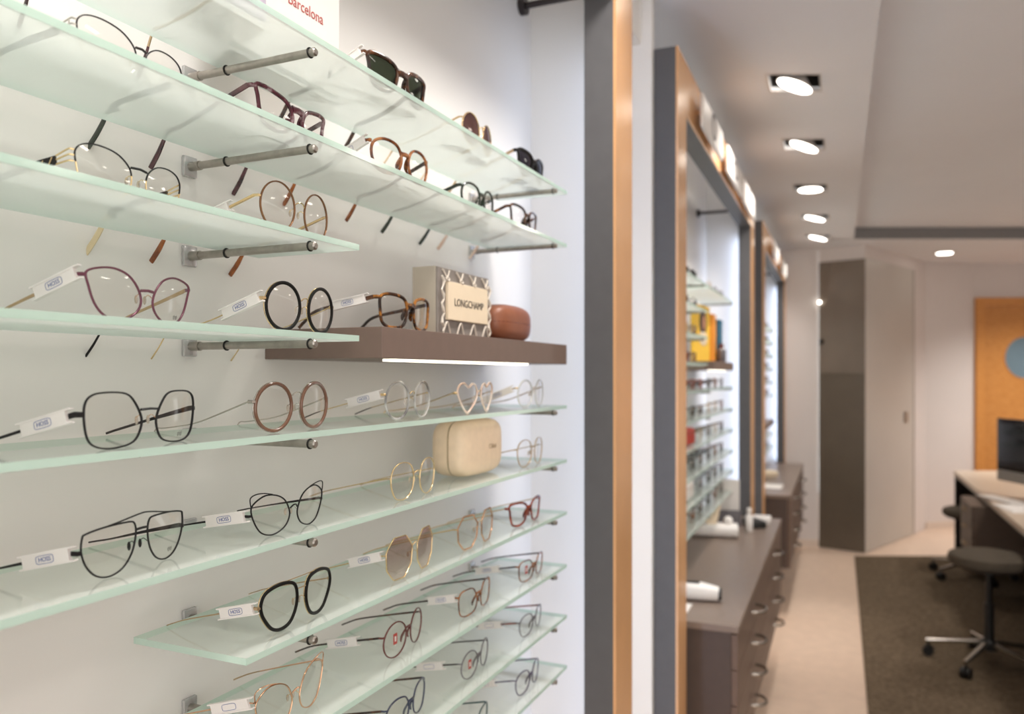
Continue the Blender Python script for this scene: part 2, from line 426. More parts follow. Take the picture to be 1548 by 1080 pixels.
# far walls
def wallrun(name, pts, mat, t=0.06, z0=0, z1=CEIL):
    m = MB()
    for a, b in zip(pts[:-1], pts[1:]):
        a = Vector(a); b = Vector(b); d = (b - a).normalized(); n = Vector((-d.y, d.x)) * t
        m.prism([a, b, b + n, a + n], z0, z1)
    return struct(m.build(name, mat, smooth=False))
def px(u, Z): return dz(Z, (u - 774) / 1182 * Z)
L0, L1 = px(1165, 7.07), px(1237, 7.03)
D0, D1, D2 = px(1237.5, 7.03), px(1308, 6.78), px(1382, 7.60)
D3, D4, D5 = px(1399, 7.86), px(1473, 7.97), px(1800, 7.97)
wallrun('wall_back', [L0, L1], M['farwall'])
wallrun("wall_back.001", [D2, D3, D4, D5], M['farwall'])
wallrun('wall_back.002', [D0, D1], M['farwall'], z0=ZC + 1.012)
wallrun('wall_back.003', [D1, D2], M['farwall'], z0=ZC + 1.02)
wallrun('baseboard_back', [L0, L1], M['base'], t=-0.012, z0=0, z1=0.07)
wallrun('baseboard_back.001', [D3, px(1440, 7.92), px(1470, 7.965)], M['base'], t=-0.012, z0=0, z1=0.07)
wallrun('wall_right', [(4.75, -2.2), (4.75, 11)], M['farwall'], t=-0.05)

# dark sliding leaf and the grey panel beside it
def panel(name, a, b, z0, z1, mat, t, parent=None):
    a = Vector(a); b = Vector(b); d = (b - a).normalized(); n = Vector((-d.y, d.x)) * t
    return MB().prism([a, b, b + n, a + n], z0, z1).build(name, mat, parent, smooth=False)
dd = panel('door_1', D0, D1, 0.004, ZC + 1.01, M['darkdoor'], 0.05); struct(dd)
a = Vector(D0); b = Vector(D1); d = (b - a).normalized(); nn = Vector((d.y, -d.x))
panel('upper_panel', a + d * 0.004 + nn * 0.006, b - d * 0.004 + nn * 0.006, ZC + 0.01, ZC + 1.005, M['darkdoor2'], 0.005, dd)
kx = a + d * 0.03 + nn * 0.02
MB().ell((kx.x, kx.y, ZC + 0.30), (0.022, 0.022, 0.022)).build('door_knob', M['black'], dd)
gp = panel('door_2', D1, D2, 0.004, ZC + 1.018, M['glassdoor'], 0.04); struct(gp)
a = Vector(D1); b = Vector(D2); d = (b - a).normalized(); nn = Vector((d.y, -d.x))
hp = a + d * (b - a).length * 0.8
m = MB(); hq = hp + nn * 0.006; hw = d * 0.04
m.prism([hp - hw, hp + hw, hp + hw + nn * 0.012, hp - hw + nn * 0.012], ZC - 0.45, ZC - 0.35)
m.build('door_handle', M['steel'], gp, smooth=False)
panel('door_edge', b - d * 0.02 + nn * 0.004, b + nn * 0.004, 0.01, ZC + 1.015, M['alu'], 0.01, gp)
lp = Vector(L1) + Vector((sn, -cs)) * 0.03
m = MB(); m.ell((lp.x, lp.y, ZC + 0.65), (0.013, 0.013, 0.013))  # small glowing ball for the bright dot at this corner
tag(m.build('glow_dot', M['lamp']), 'tiny round glowing dot at the wall corner beside the dark doorway', 'lamp')

# orange wooden door with a round pane
fr = struct(MB().add([], []).build('door_3', M['door']))
wdir = (Vector(D5) - Vector(D4)).normalized(); nin = Vector((wdir.y, -wdir.x))
base = Vector(D4) + nin * 0.002
def dpt(s, off): q = base + wdir * s + nin * off; return (q.x, q.y)
ztop = ZC + 0.785
m = MB()
for s0, s1, z0, z1 in ((0, 0.085, 0, ztop), (0.085, 1.15, ztop - 0.085, ztop), (1.065, 1.15, 0, ztop - 0.085)):
    m.prism([dpt(s0, 0), dpt(s1, 0), dpt(s1, 0.035), dpt(s0, 0.035)], z0, z1)
m.build('door_frame', M['doorframe'], fr, smooth=False)
m = MB(); m.prism([dpt(0.087, 0.0), dpt(1.063, 0.0), dpt(1.063, 0.02), dpt(0.087, 0.02)], 0.005, ztop - 0.087)
m.build('door_leaf', M['door'], fr, smooth=False)
def disc(center, r, axis, t, n=36):
    ax = Vector(axis).normalized(); c = Vector(center); up = Vector((0, 0, 1)); sd = up.cross(ax).normalized(); up = ax.cross(sd)
    m = MB(); m.sweep([c, c + ax * t], up, r, r, n=n); return m
cpt = base + wdir * 0.51 + nin * 0.02
disc((cpt.x, cpt.y, ZC + 0.175), 0.215, (nin.x, nin.y, 0), 0.004).build('door_pane', M['window'], fr)
m = MB(); up = Vector((0, 0, 1)); ring = [Vector((cpt.x, cpt.y, ZC + 0.175)) + Vector((wdir.x, wdir.y, 0)) * 0.217 * math.cos(t) + up * 0.217 * math.sin(t) for t in [2 * PI * i / 48 for i in range(48)]]
m.sweep(ring, (nin.x, nin.y, 0), 0.006, 0.008, closed=True, n=6); m.build('pane_ring', M['doorframe'], fr)

# ------------------------------------------------------------------ portal frames
XF, XBk = -0.439, -0.510
def portal(y0, label, tops=True):
    t = thing('display_portal', (XF, y0, 0), 0, label, 'frame', 'portal frames along the display wall')
    W = 2.28; jw = 0.142; z1 = ZC + 0.975; zh = ZC + 0.813; dep = XBk - XF
    for a, nm in ((0, 'jamb'), (W - jw, 'jamb')):
        MB().rbox((dep, a, 0), (-0.006, a + jw, z1), 0.001).build(nm, M['grey'], t, smooth=False)
        MB().box((-0.006, a, 0), (0, a + jw, z1)).build('copper_face', M['copper'], t, smooth=False)
    MB().box((dep, jw, zh), (-0.006, W - jw, z1)).build('header', M['grey'], t, smooth=False)
    MB().box((-0.006, jw, zh), (0, W - jw, z1)).build('copper_face', M['copper'], t, smooth=False)
    return t
portal(-0.512, 'nearest grey and copper portal frame, around the display in the foreground')
portal(2.322, 'middle grey and copper portal frame with the white logo plates on its header')
portal(5.16, 'farthest grey and copper portal frame, behind the far drawer unit')

# support bars between display wall and frames
def bar(p0, p1, label):
    t = thing('support_bar', p0, 0, label, 'bar', 'bars tying the frames to the wall')
    d = Vector(p1) - Vector(p0)
    MB().cyl((0, 0, 0), d, 0.008).build('rod', M['gunmetal'], t)
    MB().cyl(d.normalized() * -0.0005, d.normalized() * 0.014, 0.021, 20).build('flange', M['gunmetal'], t)
a = B1.w(BACK + 0.0005, 0.2625, 0.887); bar(a, (-0.511, a[1], a[2]), 'grey bar high up joining wall to the nearest frame')
bar((-0.7045, 4.27, ZC + 0.87), (-0.511, 4.27, ZC + 0.87), 'grey bar high up joining wall to the middle frame')
bar((-0.7045, 7.1, ZC + 0.87), (-0.511, 7.1, ZC + 0.87), 'grey bar high up joining wall to the farthest frame')

# logo plates on headers
def plate(y, w, label, mark):
    t = thing('logo_plate', (XF + 0.02, y, ZC + 0.815), 0, label, 'sign', 'white logo plates on the frame headers')
    MB().rbox((0, -w / 2, 0), (0.012, w / 2, 0.108), 0.003).build('plate', M['white'], t)
    m = MB()
    for s in (-1, 1): m.cyl((-0.0205, s * w * 0.38, 0.062), (0.0, s * w * 0.38, 0.062), 0.006, 10)
    m.build('standoff', M['copper'], t)
    ring = [(0.0128, 0.042 * math.cos(a) * (1 if mark else 1.6), 0.062 + 0.042 * math.sin(a) * (1 if mark else 0.8)) for a in [2 * PI * i / 32 for i in range(32)]]
    MB().sweep(ring, (1, 0, 0), 0.007, 0.0008, closed=True, n=6).build('emblem', M['gunmetal'], t)
plate(2.83, 0.46, 'white logo plate nearest on the middle frame header', True)
plate(3.47, 0.50, 'second white logo plate on the middle frame header', False)
plate(4.04, 0.50, 'third and last white logo plate on the middle frame header', True)
plate(5.85, 0.45, 'white logo plate nearest on the farthest frame header', True)
plate(6.75, 0.45, 'second white logo plate on the farthest frame header', False)

# led strips behind the jambs
def led(p0, p1, label, mt='led'):
    c = [(p0[i] + p1[i]) / 2 for i in range(3)]
    t = thing('led_strip', (c[0], c[1], p0[2]), 0, label, 'light', 'light strips behind the frames')
    MB().box(tuple(p0[i] - t.location[i] for i in range(3)), tuple(p1[i] - t.location[i] for i in range(3))).build('tube', M[mt], t, smooth=False)
led((-0.5215, 1.69, 0.35), (-0.5125, 1.765, ZC + 0.78), 'white light strip behind the far jamb of the nearest frame')
led((-0.575, 1.845, 0.2), (-0.54, 1.86, ZC + 0.95), 'unseen fill strip added in the gap after the nearest frame', 'gapfill')  # added hidden strip that brightens the gap between the frames
led((-0.516, 4.525, 0.785), (-0.5125, 4.58, ZC + 0.78), 'white light strip behind the far jamb of the middle frame', 'led2')
led((-0.516, 2.385, 0.785), (-0.5125, 2.44, ZC + 0.78), 'white light strip behind the near jamb of the middle frame', 'led2')
led((-0.516, 7.345, 0.785), (-0.5125, 7.40, ZC + 0.78), 'white light strip behind the far jamb of the farthest frame', 'led2')
led((-0.516, 5.205, 0.785), (-0.5125, 5.26, ZC + 0.78), 'white light strip behind the near jamb of the farthest frame', 'led2')

# ------------------------------------------------------------------ shelves
GT = 0.007; GF = 0.007; GB = -0.150
def shelf(bay, z, q0, q1, label, group):
    o = thing('glass_shelf', bay.w(0, q0, z), bay.rz, label, 'shelf', group)
    L = q1 - q0
    m = MB()
    x0, x1, y0, y1 = 0, L, -GF, -GB      # local: x along, y towards the wall
    m.add([(x0,y0,0),(x1,y0,0),(x1,y1,0),(x0,y1,0),(x0,y0,GT),(x1,y0,GT),(x1,y1,GT),(x0,y1,GT)],
          [(0,3,2,1)], 0)
    m.add([(x0,y0,GT),(x1,y0,GT),(x1,y1,GT),(x0,y1,GT)], [(0,1,2,3)], 2)
    m.add([(x0,y0,0),(x1,y0,0),(x1,y1,0),(x0,y1,0),(x0,y0,GT),(x1,y0,GT),(x1,y1,GT),(x0,y1,GT)],
          [(0,1,5,4),(1,2,6,5),(2,3,7,6),(3,0,4,7)], 1)
    m.build('pane', [M['glass'], M['glassedge'], M['glasstop']], o, smooth=False)
    return o
def rod(bay, q, z, label, group, dzr=0.0):
    """rod from the wall under a shelf; z = underside of the glass"""
    zr = z - 0.0062 + dzr
    o = thing('shelf_rod', bay.w(BACK + 0.0004, q, zr), bay.rz, label, 'rod', group)
    L = -BACK            # wall to the front ring
    MB().rbox((-0.0100, -0.005, -0.0125), (0.0100, 0, 0.0125), 0.0012).build('wall_plate', M['plate'], o)
    MB().cyl((0, -0.005, 0), (0, -0.020, 0), 0.0056).cyl((0, -0.020, 0), (0, -L - 0.003, 0), 0.0046).build('rod', M['steel'], o)
    MB().sweep([(0.0052 * math.cos(t), -L, 0.0052 * math.sin(t)) for t in [2 * PI * i / 20 for i in range(20)]], (0, 1, 0), 0.0010, 0.0010, closed=True, n=6).build('rubber_ring', M['rubber'], o)
    MB().sweep([(0.0052 * math.cos(t), -0.062, 0.0052 * math.sin(t)) for t in [2 * PI * i / 20 for i in range(20)]], (0, 1, 0), 0.0010, 0.0010, closed=True, n=6).build('rubber_ring', M['rubber'], o)
    MB().sweep([(0, -L - 0.0010, 0), (0, -L - 0.0070, 0), (0, -L - 0.0085, 0)], (1, 0, 0), [0.0048, 0.0048, 0.0032], [0.0048, 0.0048, 0.0032], n=14).build('end_cap', M['steel'], o)

SB = [0.3745, 0.2645, 0.152, 0.041, -0.070, -0.182, -0.290, -0.400, -0.505, -0.6095]
NUM = ['top', 'second', 'third', 'fourth', 'fifth', 'sixth', 'seventh', 'eighth', 'ninth', 'tenth']
QN, QF = -0.7545, 0.0
DZR = [-0.006, -0.0045, -0.001, 0, -0.0015, 0, -0.0015, 0]
SPAN = [(-1.55, 0.063), (-1.55, 0.063), (-1.55, -0.670), (-1.55, -0.670), (-1.55, 0.063), (-1.55, 0.063), (-0.8615, 0.063), (-0.8615, 0.063), (-0.8615, 0.063), (-0.8615, 0.063)]
for k in range(10):
    ex = {2: ', shorter than those above', 3: ', beside the taupe shelf'}.get(k, '')
    shelf(B1, SB[k], *SPAN[k], '%s glass shelf from the top in the foreground display%s' % (NUM[k], ex), 'frosted glass shelves of the foreground display')
    rod(B1, QN, SB[k], 'steel rod under the %s glass shelf of the foreground display, near one of the pair' % NUM[k], 'steel rods of the foreground display', DZR[k]) if k < 8 else None
    if k not in (2, 3):
        rod(B1, QF, SB[k], 'steel rod under the %s glass shelf of the foreground display, far one of the pair' % NUM[k], 'steel rods of the foreground display')
    if k < 6:
        rod(B1, -1.48, SB[k], 'steel rod under the %s glass shelf, beyond the left edge' % NUM[k], 'steel rods of the foreground display')
    if k >= 8:
        rod(B1, QN, SB[k], 'steel rod under the %s glass shelf of the foreground display, near one of the pair' % NUM[k], 'steel rods of the foreground display')

# taupe shelf with light slot
def wshelf(bay, q0, q1, zb, zt, label):
    o = thing('wooden_shelf', bay.w(0, q0, zb), bay.rz, label, 'shelf', 'taupe shelves of the displays')
    MB().rbox((0, -GF, 0), (q1 - q0, -BACK - 0.0003, zt - zb), 0.0008).build('board', M['shelfwood'], o, smooth=False)
    MB().box((0.06, 0.012, -0.003), (q1 - q0 - 0.16, 0.032, 0.0005)).build('light_strip', M['ledwarm'], o, smooth=False)
    return o
wshelf(B1, -0.62, 0.062, 0.0215, 0.062, 'thick taupe shelf with a light slot below, in the foreground display')

# ------------------------------------------------------------------ spectacles
def crom(pts, per=5, closed=True):
    P = [Vector(p) for p in pts]; n = len(P); out = []
    rng = n if closed else n - 1
    for i in range(rng):
        p0 = P[(i - 1) % n] if closed or i > 0 else P[0]
        p1 = P[i]; p2 = P[(i + 1) % n]
        p3 = P[(i + 2) % n] if closed or i + 2 < n else P[n - 1]
        for k in range(per):
            t = k / per
            out.append(0.5 * ((2 * p1) + (p2 - p0) * t + (2 * p0 - 5 * p1 + 4 * p2 - p3) * t * t + (3 * p1 - p0 - 3 * p2 + p3) * t ** 3))
    if not closed: out.append(P[-1])
    return out
def circ(n=36): return [(0.5 * math.cos(2 * PI * i / n + PI), 0.5 * math.sin(2 * PI * i / n + PI)) for i in range(n)]
SH = {
 'round': ('raw', [(x, z) for x, z in circ()]),
 'panto': ('cr', [(-.49,.16),(-.38,.38),(-.16,.49),(.1,.5),(.34,.41),(.48,.17),(.5,-.06),(.4,-.32),(.18,-.47),(-.06,-.5),(-.3,-.42),(-.46,-.14)]),
 'cat': ('cr', [(-.5,.36),(-.3,.47),(-.02,.5),(.24,.4),(.42,.18),(.5,-.08),(.43,-.3),(.24,-.46),(0,-.5),(-.2,-.42),(-.36,-.2),(-.46,.12)]),
 'cat2': ('cr', [(-.5,.22),(-.4,.38),(-.16,.5),(.12,.46),(.34,.32),(.47,.08),(.5,-.12),(.4,-.34),(.2,-.47),(-.02,-.5),(-.26,-.38),(-.43,-.08)]),
 'square': ('cr', [(-.48,.3),(-.36,.46),(-.1,.5),(.2,.47),(.36,.32),(.5,.02),(.48,-.22),(.36,-.42),(.1,-.5),(-.2,-.49),(-.4,-.36),(-.48,-.05)]),
 'semi': ('cr', [(-.5,.28),(-.38,.44),(-.12,.5),(.2,.44),(.42,.26),(.5,.05),(.47,-.25),(.32,-.44),(.05,-.5),(-.25,-.46),(-.42,-.26),(-.49,.05)]),
 'aviator': ('cr', [(-.48,.36),(-.42,.43),(-.1,.49),(.34,.5),(.47,.44),(.5,.2),(.43,-.14),(.26,-.4),(.02,-.5),(-.22,-.43),(-.4,-.2),(-.49,.1)]),
 'navig': ('cr', [(-.5,.2),(-.4,.4),(-.12,.5),(.2,.5),(.42,.4),(.5,.14),(.46,-.16),(.3,-.42),(.04,-.5),(-.2,-.42),(-.38,-.2),(-.48,0)]),
 'way': ('cr', [(-.5,.4),(-.34,.49),(0,.49),(.3,.42),(.48,.26),(.48,0),(.38,-.32),(.18,-.48),(-.08,-.5),(-.3,-.42),(-.41,-.15),(-.46,.15)]),
 'catp': ('cr', [(-.5,.46),(-.3,.5),(0,.44),(.28,.34),(.44,.14),(.48,-.1),(.38,-.36),(.16,-.49),(-.08,-.5),(-.3,-.4),(-.4,-.12),(-.45,.2)]),
 'rect': ('cr', [(-.5,.3),(-.42,.44),(-.2,.5),(.15,.48),(.4,.38),(.5,.15),(.47,-.2),(.34,-.43),(.08,-.5),(-.22,-.48),(-.42,-.32),(-.48,0)]),
 'octagon': ('raw', None), 'heart': ('cr', [(-.5,.2),(-.42,.42),(-.22,.5),(-.04,.4),(.06,.36),(.22,.47),(.4,.4),(.5,.16),(.42,-.1),(.2,-.36),(.02,-.5),(-.14,-.42),(-.36,-.12)]),
}
def octo():
    c = [(-.5,.2),(-.24,.5),(.22,.5),(.5,.2),(.46,-.22),(.2,-.5),(-.2,-.5),(-.46,-.22)]
    out = []
    for i in range(8):
        a = Vector(c[i]); b = Vector(c[(i + 1) % 8])
        for t in (0.06, 0.35, 0.65, 0.94): out.append(a.lerp(b, t))
    return out
def outline(shape):
    k, p = SH[shape]
    if shape == 'octagon': return octo()
    if k == 'raw': return [Vector(q) for q in p]
    return crom(p, 4)

TAGCURVES = {}
def specs(name, loc, rz, label, shape, A, B, gap, front, rim=(0.0009, 0.0011), lens='lens', temple='black', tip=None, tipl=0.035,
          th=(0.0016, 0.0009), hinge=0.7, rest=True, backy=0.136, drop=0.030, pads=True, padmat='gold', bridge='arch', bz=0.66, half=False,
          topbar=None, double=None, tagy=None, ff=6.0, group='pairs of glasses in the foreground display', cat='glasses', lod=1,
          splay=0.0, lprint=None, sticker=False, tlen=0.138, tagtext='HOSS', late=0.34, tiph=None, bmat=None, taper=0.25, deco=None, flange=None, ring=False, front2=None, keyhole=False):
    t = thing(name, loc, rz, label, cat, group)
    fm = M[front]; tm = M[temple]
    K = math.tan(R(ff)); lean = math.tan(R(3.0))
    def P(x, z, y=0.0):
        return Vector((x, y + K * (math.sqrt(x * x + 1e-4) - 0.01) + 0.6 * max(0, abs(x) - 0.02) ** 2 - (z - B / 2) * lean * 0.6, z))
    ol = outline(shape)
    if lod == 0: ol = ol[::2]
    ra, rb = rim
    cx = gap / 2 + A / 2
    zc0 = B / 2
    m = MB(); lens_o = []
    for s in (-1, 1):
        pts = []
        for q in ol:
            x = (q[0] if s < 0 else -q[0]) * (A - 2 * ra) + s * cx
            pts.append(P(x, zc0 + q[1] * (B - 2 * ra)))
        if half:
            n = len(pts); top = [p for p, q in zip(pts, ol)]
            idx = [i for i, q in enumerate(ol) if q[1] > -0.02]
            # contiguous upper run
            st = [i for i in idx if (i - 1) % n not in idx][0]
            run = []; i = st
            while i % n in idx and len(run) < n: run.append(pts[i % n]); i += 1
            m.sweep(run, (0, 1, 0), ra, rb, n=6)
            if half == 'never':
                run2 = [p for p, q in zip(pts, ol) if q[0] > 0.2 and q[1] <= 0.05]
                run2.sort(key=lambda p: -p.z)
                m.sweep(run2, (0, 1, 0), ra, rb, n=6)
        else:
            m.sweep(pts, (0, 1, 0), ra, rb, closed=True, n=6 if lod == 0 else 8, sq=0.8)
        # lens: two surfaces a millimetre apart, slightly domed
        lm = MB(); c = sum(pts, Vector()) / len(pts); N = len(pts)
        for off in (0.0, 0.0011):
            vs = []
            for rr in (1.0, 0.8, 0.55, 0.28):
                for p in pts:
                    d = p - c
                    vs.append(c + d * rr + Vector((0, off - 0.0028 * (1 - rr * rr), 0)))
            vs.append(c + Vector((0, off - 0.0028, 0)))
            fs = [(r_ * N + i, r_ * N + (i + 1) % N, (r_ + 1) * N + (i + 1) % N, (r_ + 1) * N + i) for r_ in range(3) for i in range(N)] + [(3 * N + i, 3 * N + (i + 1) % N, 4 * N) for i in range(N)]
            lm.add(vs, fs)
        lo = lm.build('lens', M[lens], t, angle=80); lens_o.append((s, lo, c))
    # bridge
    zb = B * bz
    def inner_x(z):
        zz = (z - zc0) / B
        xs = [q[0] for q in ol if abs(q[1] - zz) < 0.1]
        return cx - max(xs) * A if xs else gap / 2
    bx = max(0.003, inner_x(zb))
    bm_ = bmat if not deco else None
    mb_ = MB() if bm_ else m
    rb1, rb2 = (0.0007, 0.0008) if bm_ else (ra * 1.1, rb * 1.1)
    if bridge == 'arch':
        br = [P(-bx, zb), P(-bx * 0.55, zb + 0.0026, -0.001), P(0, zb + 0.0036, -0.0015), P(bx * 0.55, zb + 0.0026, -0.001), P(bx, zb)]
        mb_.sweep(crom(br, 3, False), (0, 1, 0), rb1, rb2, n=6)
    elif bridge == 'flat':
        mb_.sweep([P(-bx, zb), P(0, zb + 0.0006, -0.001), P(bx, zb)], (0, 1, 0), rb1 if bm_ else max(ra * 1.5, 0.0012), rb2, n=6)
    elif bridge == 'thick':
        zz = [P(-bx - 0.002, zb + 0.001), P(0, zb + 0.002, -0.0005), P(bx + 0.002, zb + 0.001)]
        m.sweep(crom(zz, 3, False), (0, 1, 0), [ra * 2.0, ra * 1.7, ra * 1.5, ra * 1.5, ra * 1.5, ra * 1.7, ra * 2.0], rb * 1.1, n=8, sq=0.8)
        fl = flange or (max(0.0010, ra * 0.8), max(0.0018, ra * 1.0), 0.0007)
        for s in (-1, 1):      # moulded nose flanges
            m.sweep(crom([P(s * (bx + 0.0005), zb - 0.001, 0.0012), P(s * (bx + 0.0016), zb - 0.008, 0.0045), P(s * (bx + 0.0036), zb - 0.014, 0.0060), P(s * (bx + 0.0056), zb - 0.019, 0.0050)], 2, False), (0, 1, 0), [fl[0], fl[1] * .8, fl[1], fl[1] * 1.05, fl[1], fl[1] * .8, fl[2]], [rb, rb * 1.3, rb * 1.5, rb * 1.5, rb * 1.4, rb * 1.1, rb * 0.6], n=6)
    if bm_: mb_.build('bridge', M[bmat], t)
    if topbar == 'high':
        x1 = cx + A * 0.36; x0 = cx - A * 0.08
        zt = B * 0.985
        br = [P(-x1, B * 0.93), P(-x0, zt + 0.0012, -0.001), P(-0.006, zt + 0.0055, -0.002), P(0.006, zt + 0.0055, -0.002), P(x0, zt + 0.0012, -0.001), P(x1, B * 0.93)]
        m.sweep(crom(br, 4, False), (0, 1, 0), ra * 0.9, rb * 0.8, n=6)
    elif topbar == 'low':
        x1 = cx - A * 0.1; zt = B * 0.99
        MB().sweep([P(-x1, zt, 0.0012), P(-x1 * 0.5, zt + 0.001, -0.0004), P(x1 * 0.5, zt + 0.001, -0.0004), P(x1, zt, 0.0012)], (0, 1, 0), 0.0005, 0.0006, n=6).build('top_bar', M[padmat], t)
    if double:      # raised cat-ear wires over each lens
        for s in (-1, 1):
            ox = s * (cx + A * 0.5); 
            w = [P(s * (cx - A * 0.02), B * 0.985), P(s * (cx + A * 0.2), B * 1.045, -0.001), P(s * (cx + A * 0.4), B * 1.05, -0.001), P(ox + s * 0.0005, B * 0.97), P(ox - s * 0.0005, B * 0.78)]
            m.sweep(crom(w, 4, False), (0, 1, 0), ra * 0.8, rb * 0.8, n=6)
    # end pieces
    zh = B * hinge
    xs = [q[0] for q in ol if abs(q[1] - (zh - zc0) / B) < 0.12]
    ox = cx - min(xs) * A
    tx = ox + 0.0022
    for s in (-1, 1):
        if deco: continue
        p0 = P(s * (ox - 0.001), zh); p1 = P(s * (ox + 0.0015), zh, 0.0008); p2 = Vector((s * tx, p1.y + 0.0052, zh))
        hh = max(th[0] * 0.9, ra)
        me_ = MB() if bmat else m
        me_.sweep([p0, p1, p2], (0, 0, 1), 0.0009 if hh < 0.002 else 0.0014, [hh * 0.9, hh, hh], n=6, sq=0.7)
        if bmat: me_.build('end_piece', M[bmat], t)
    m.build('frame_front', fm, t)
    if ring:       # metal inner ring behind an acetate rim
        m2 = MB()
        for s in (-1, 1):
            m2.sweep([P((q[0] if s < 0 else -q[0]) * (A - 0.6 * ra) + s * cx, zc0 + q[1] * (B - 0.6 * ra), rb + 0.0004) for q in ol], (0, 1, 0), 0.0005, 0.0007, closed=True, n=6)
        m2.build('inner_ring', M[padmat], t)
    # temples
    y0 = P(ox, zh).y + 0.006
    if deco:
        for s in (-1, 1):
            dm = MB(); yb_ = y0 + 0.011
            for k, dzz in enumerate((0.0052, 0.0004, -0.0048)):
                a0 = P(s * (ox - 0.0004), zh + dzz); a1 = P(s * (ox + 0.0012), zh + dzz, 0.0012)
                dm.sweep(crom([a0, a1, Vector((s * tx, y0 - 0.002, zh + dzz)), Vector((s * tx, yb_, zh - 0.0035 + dzz * 0.72))], 3, False), (0, 0, 1), 0.0006, 0.0009, n=6)
            if deco == 'frame':
                dm.sweep([Vector((s * tx, y0 - 0.001, zh + 0.0052)), Vector((s * tx, y0 - 0.001, zh - 0.0048))], (0, 1, 0), 0.0006, 0.0008, n=6)
            dm.build('hinge_bars', M[bmat or 'gold'], t)
            sm = MB()
            for k in range(3):
                yy = y0 + 0.016 + k * 0.010; zz = zh - 0.0035 - (yy - y0 - 0.011) * 0.22
                sm.sweep([Vector((s * (tx + th[1] + 0.0002), yy - 0.002, zz + 0.0036)), Vector((s * (tx + th[1] + 0.0002), yy + 0.002, zz - 0.0036))], (1, 0, 0), 0.0007, 0.0002, n=5)
            sm.build('temple_ornament', M[bmat or 'gold'], t)
        zh -= 0.0035; y0 += 0.011
        for s in (-1, 1):       # side wires of the half rims
            sw = MB()
            for run in ([q for q in ol if q[0] > 0.2 and q[1] <= 0.1], [q for q in ol if q[0] < -0.3 and q[1] <= 0.2]):
                run = sorted(run, key=lambda q: -q[1])
                sw.sweep([P((q[0] if s < 0 else -q[0]) * (A - 2 * ra) + s * cx, zc0 + q[1] * (B - 2 * ra)) for q in run], (0, 1, 0), 0.0006, 0.0009, n=6)
            sw.build('side_wire', M[bmat or 'gold'], t)
    for s in (-1, 1):
        x = s * tx
        if rest:
            zm = zh * late; key = [(y0, zh), ((y0 + tlen * 0.78) / 2, (zh + zm) / 2 + 0.0004), (tlen * 0.78, zm), (tlen * 0.92, zm * 0.42 + th[0] * 0.6), (tlen, th[0] + 0.0004)]
        else:
            yb = backy
            key = [(y0, zh), (y0 + 0.036, 0.004 + th[0] + (zh - 0.004) * 0.56), (y0 + 0.074, 0.0042 + th[0] + (zh - 0.004) * 0.16), (yb - 0.014, 0.0030 + th[0]), (yb - 0.001, 0.0020 + th[0]), (yb + 0.005, -0.004), (yb + 0.014, -drop * 0.55), (yb + 0.0255, -drop)]
        path = crom([Vector((x - s * splay * (y - y0), y, z)) for y, z in key], 4, False)
        # split off the tip
        acc = [0.0]
        for a_, b_ in zip(path[:-1], path[1:]): acc.append(acc[-1] + (b_ - a_).length)
        tot = acc[-1]
        cut = len(path) - 1
        if tip:
            cut = max(i for i, d_ in enumerate(acc) if d_ <= tot - tipl)
        hw = [th[0] * (1.0 - taper * min(1, d_ / (tot * 0.7))) for d_ in acc]
        to = MB().sweep(path[:cut + 1], (1, 0, 0), hw[:cut + 1], th[1], n=6, sq=0.75).build('temple', tm, t)
        if tip:
            seg = path[cut:]
            th2 = tiph or (0.0033 if th[0] > 0.0021 else max(th[0], 0.0009))
            hw2 = [hw[cut] + (th2 - hw[cut]) * min(1, i / max(1, (len(seg) - 1) * 0.6)) * (0.85 if i == len(seg) - 1 else 1) for i in range(len(seg))]
            MB().sweep(seg, (1, 0, 0), hw2, max(th[1] * 1.2, 0.0009), n=8, sq=0.85).build('temple_tip', M[tip], to)
        if s < 0 and tagy is not None:
            # paper tag clipped on the near temple
            ya, yb2 = tagy
            def at(y):
                for a_, b_ in zip(path[:-1], path[1:]):
                    if a_.y <= y <= b_.y: return a_.lerp(b_, (y - a_.y) / max(1e-9, b_.y - a_.y))
                return path[0] if y < path[0].y else path[-1]
            pa = at(max(ya, y0)); pb = at(yb2)
            ed = (pb - pa); L = ed.length; ed.normalize(); up = Vector((1, 0, 0)).cross(ed); up = up if up.z > 0 else -up
            cen = (pa + pb) / 2; cen.x = x - (th[1] + 0.0012)
            H = 0.0052
            tg = MB()
            def quadbox(c0, c1, h0, h1, x0, x1):
                vs = []
                for xx in (x0, x1):
                    for l, h in ((c0, h0), (c1, h0), (c1, h1), (c0, h1)):
                        vs.append(Vector((xx, 0, 0)) + Vector((0, cen.y, cen.z)) + ed * l + up * h)
                tg.add(vs, [(0,1,2,3),(7,6,5,4),(0,4,5,1),(1,5,6,2),(2,6,7,3),(3,7,4,0)])
            quadbox(-L / 2, L / 2, -H, H, cen.x - 0.0006, cen.x + 0.0004)
            quadbox(-L / 2 - 0.007, L / 2 + 0.003, H * 0.95, H * 1.2, cen.x - 0.0018, cen.x + 0.0028)
            quadbox(-L / 2 - 0.006, L / 2 + 0.003, -H * 1.2, -H * 0.95, cen.x - 0.0018, cen.x + 0.0028)
            quadbox(-L / 2 - 0.001, -L / 2 + 0.002, -H * 1.2, H * 1.2, cen.x - 0.0014, cen.x + 0.0022)
            tgo = tg.build('price_tag', M['tagwhite'], t, smooth=False)
            mt = basis(-ed, up, Vector((-1, 0, 0)), (cen.x - 0.0008, cen.y, cen.z))
            if tagtext: text('tag_print', tagtext, 0.0054, M['blueink'], tgo, mt, 0.0001)
            w_, h_ = 0.0092, 0.0034
            ro = []
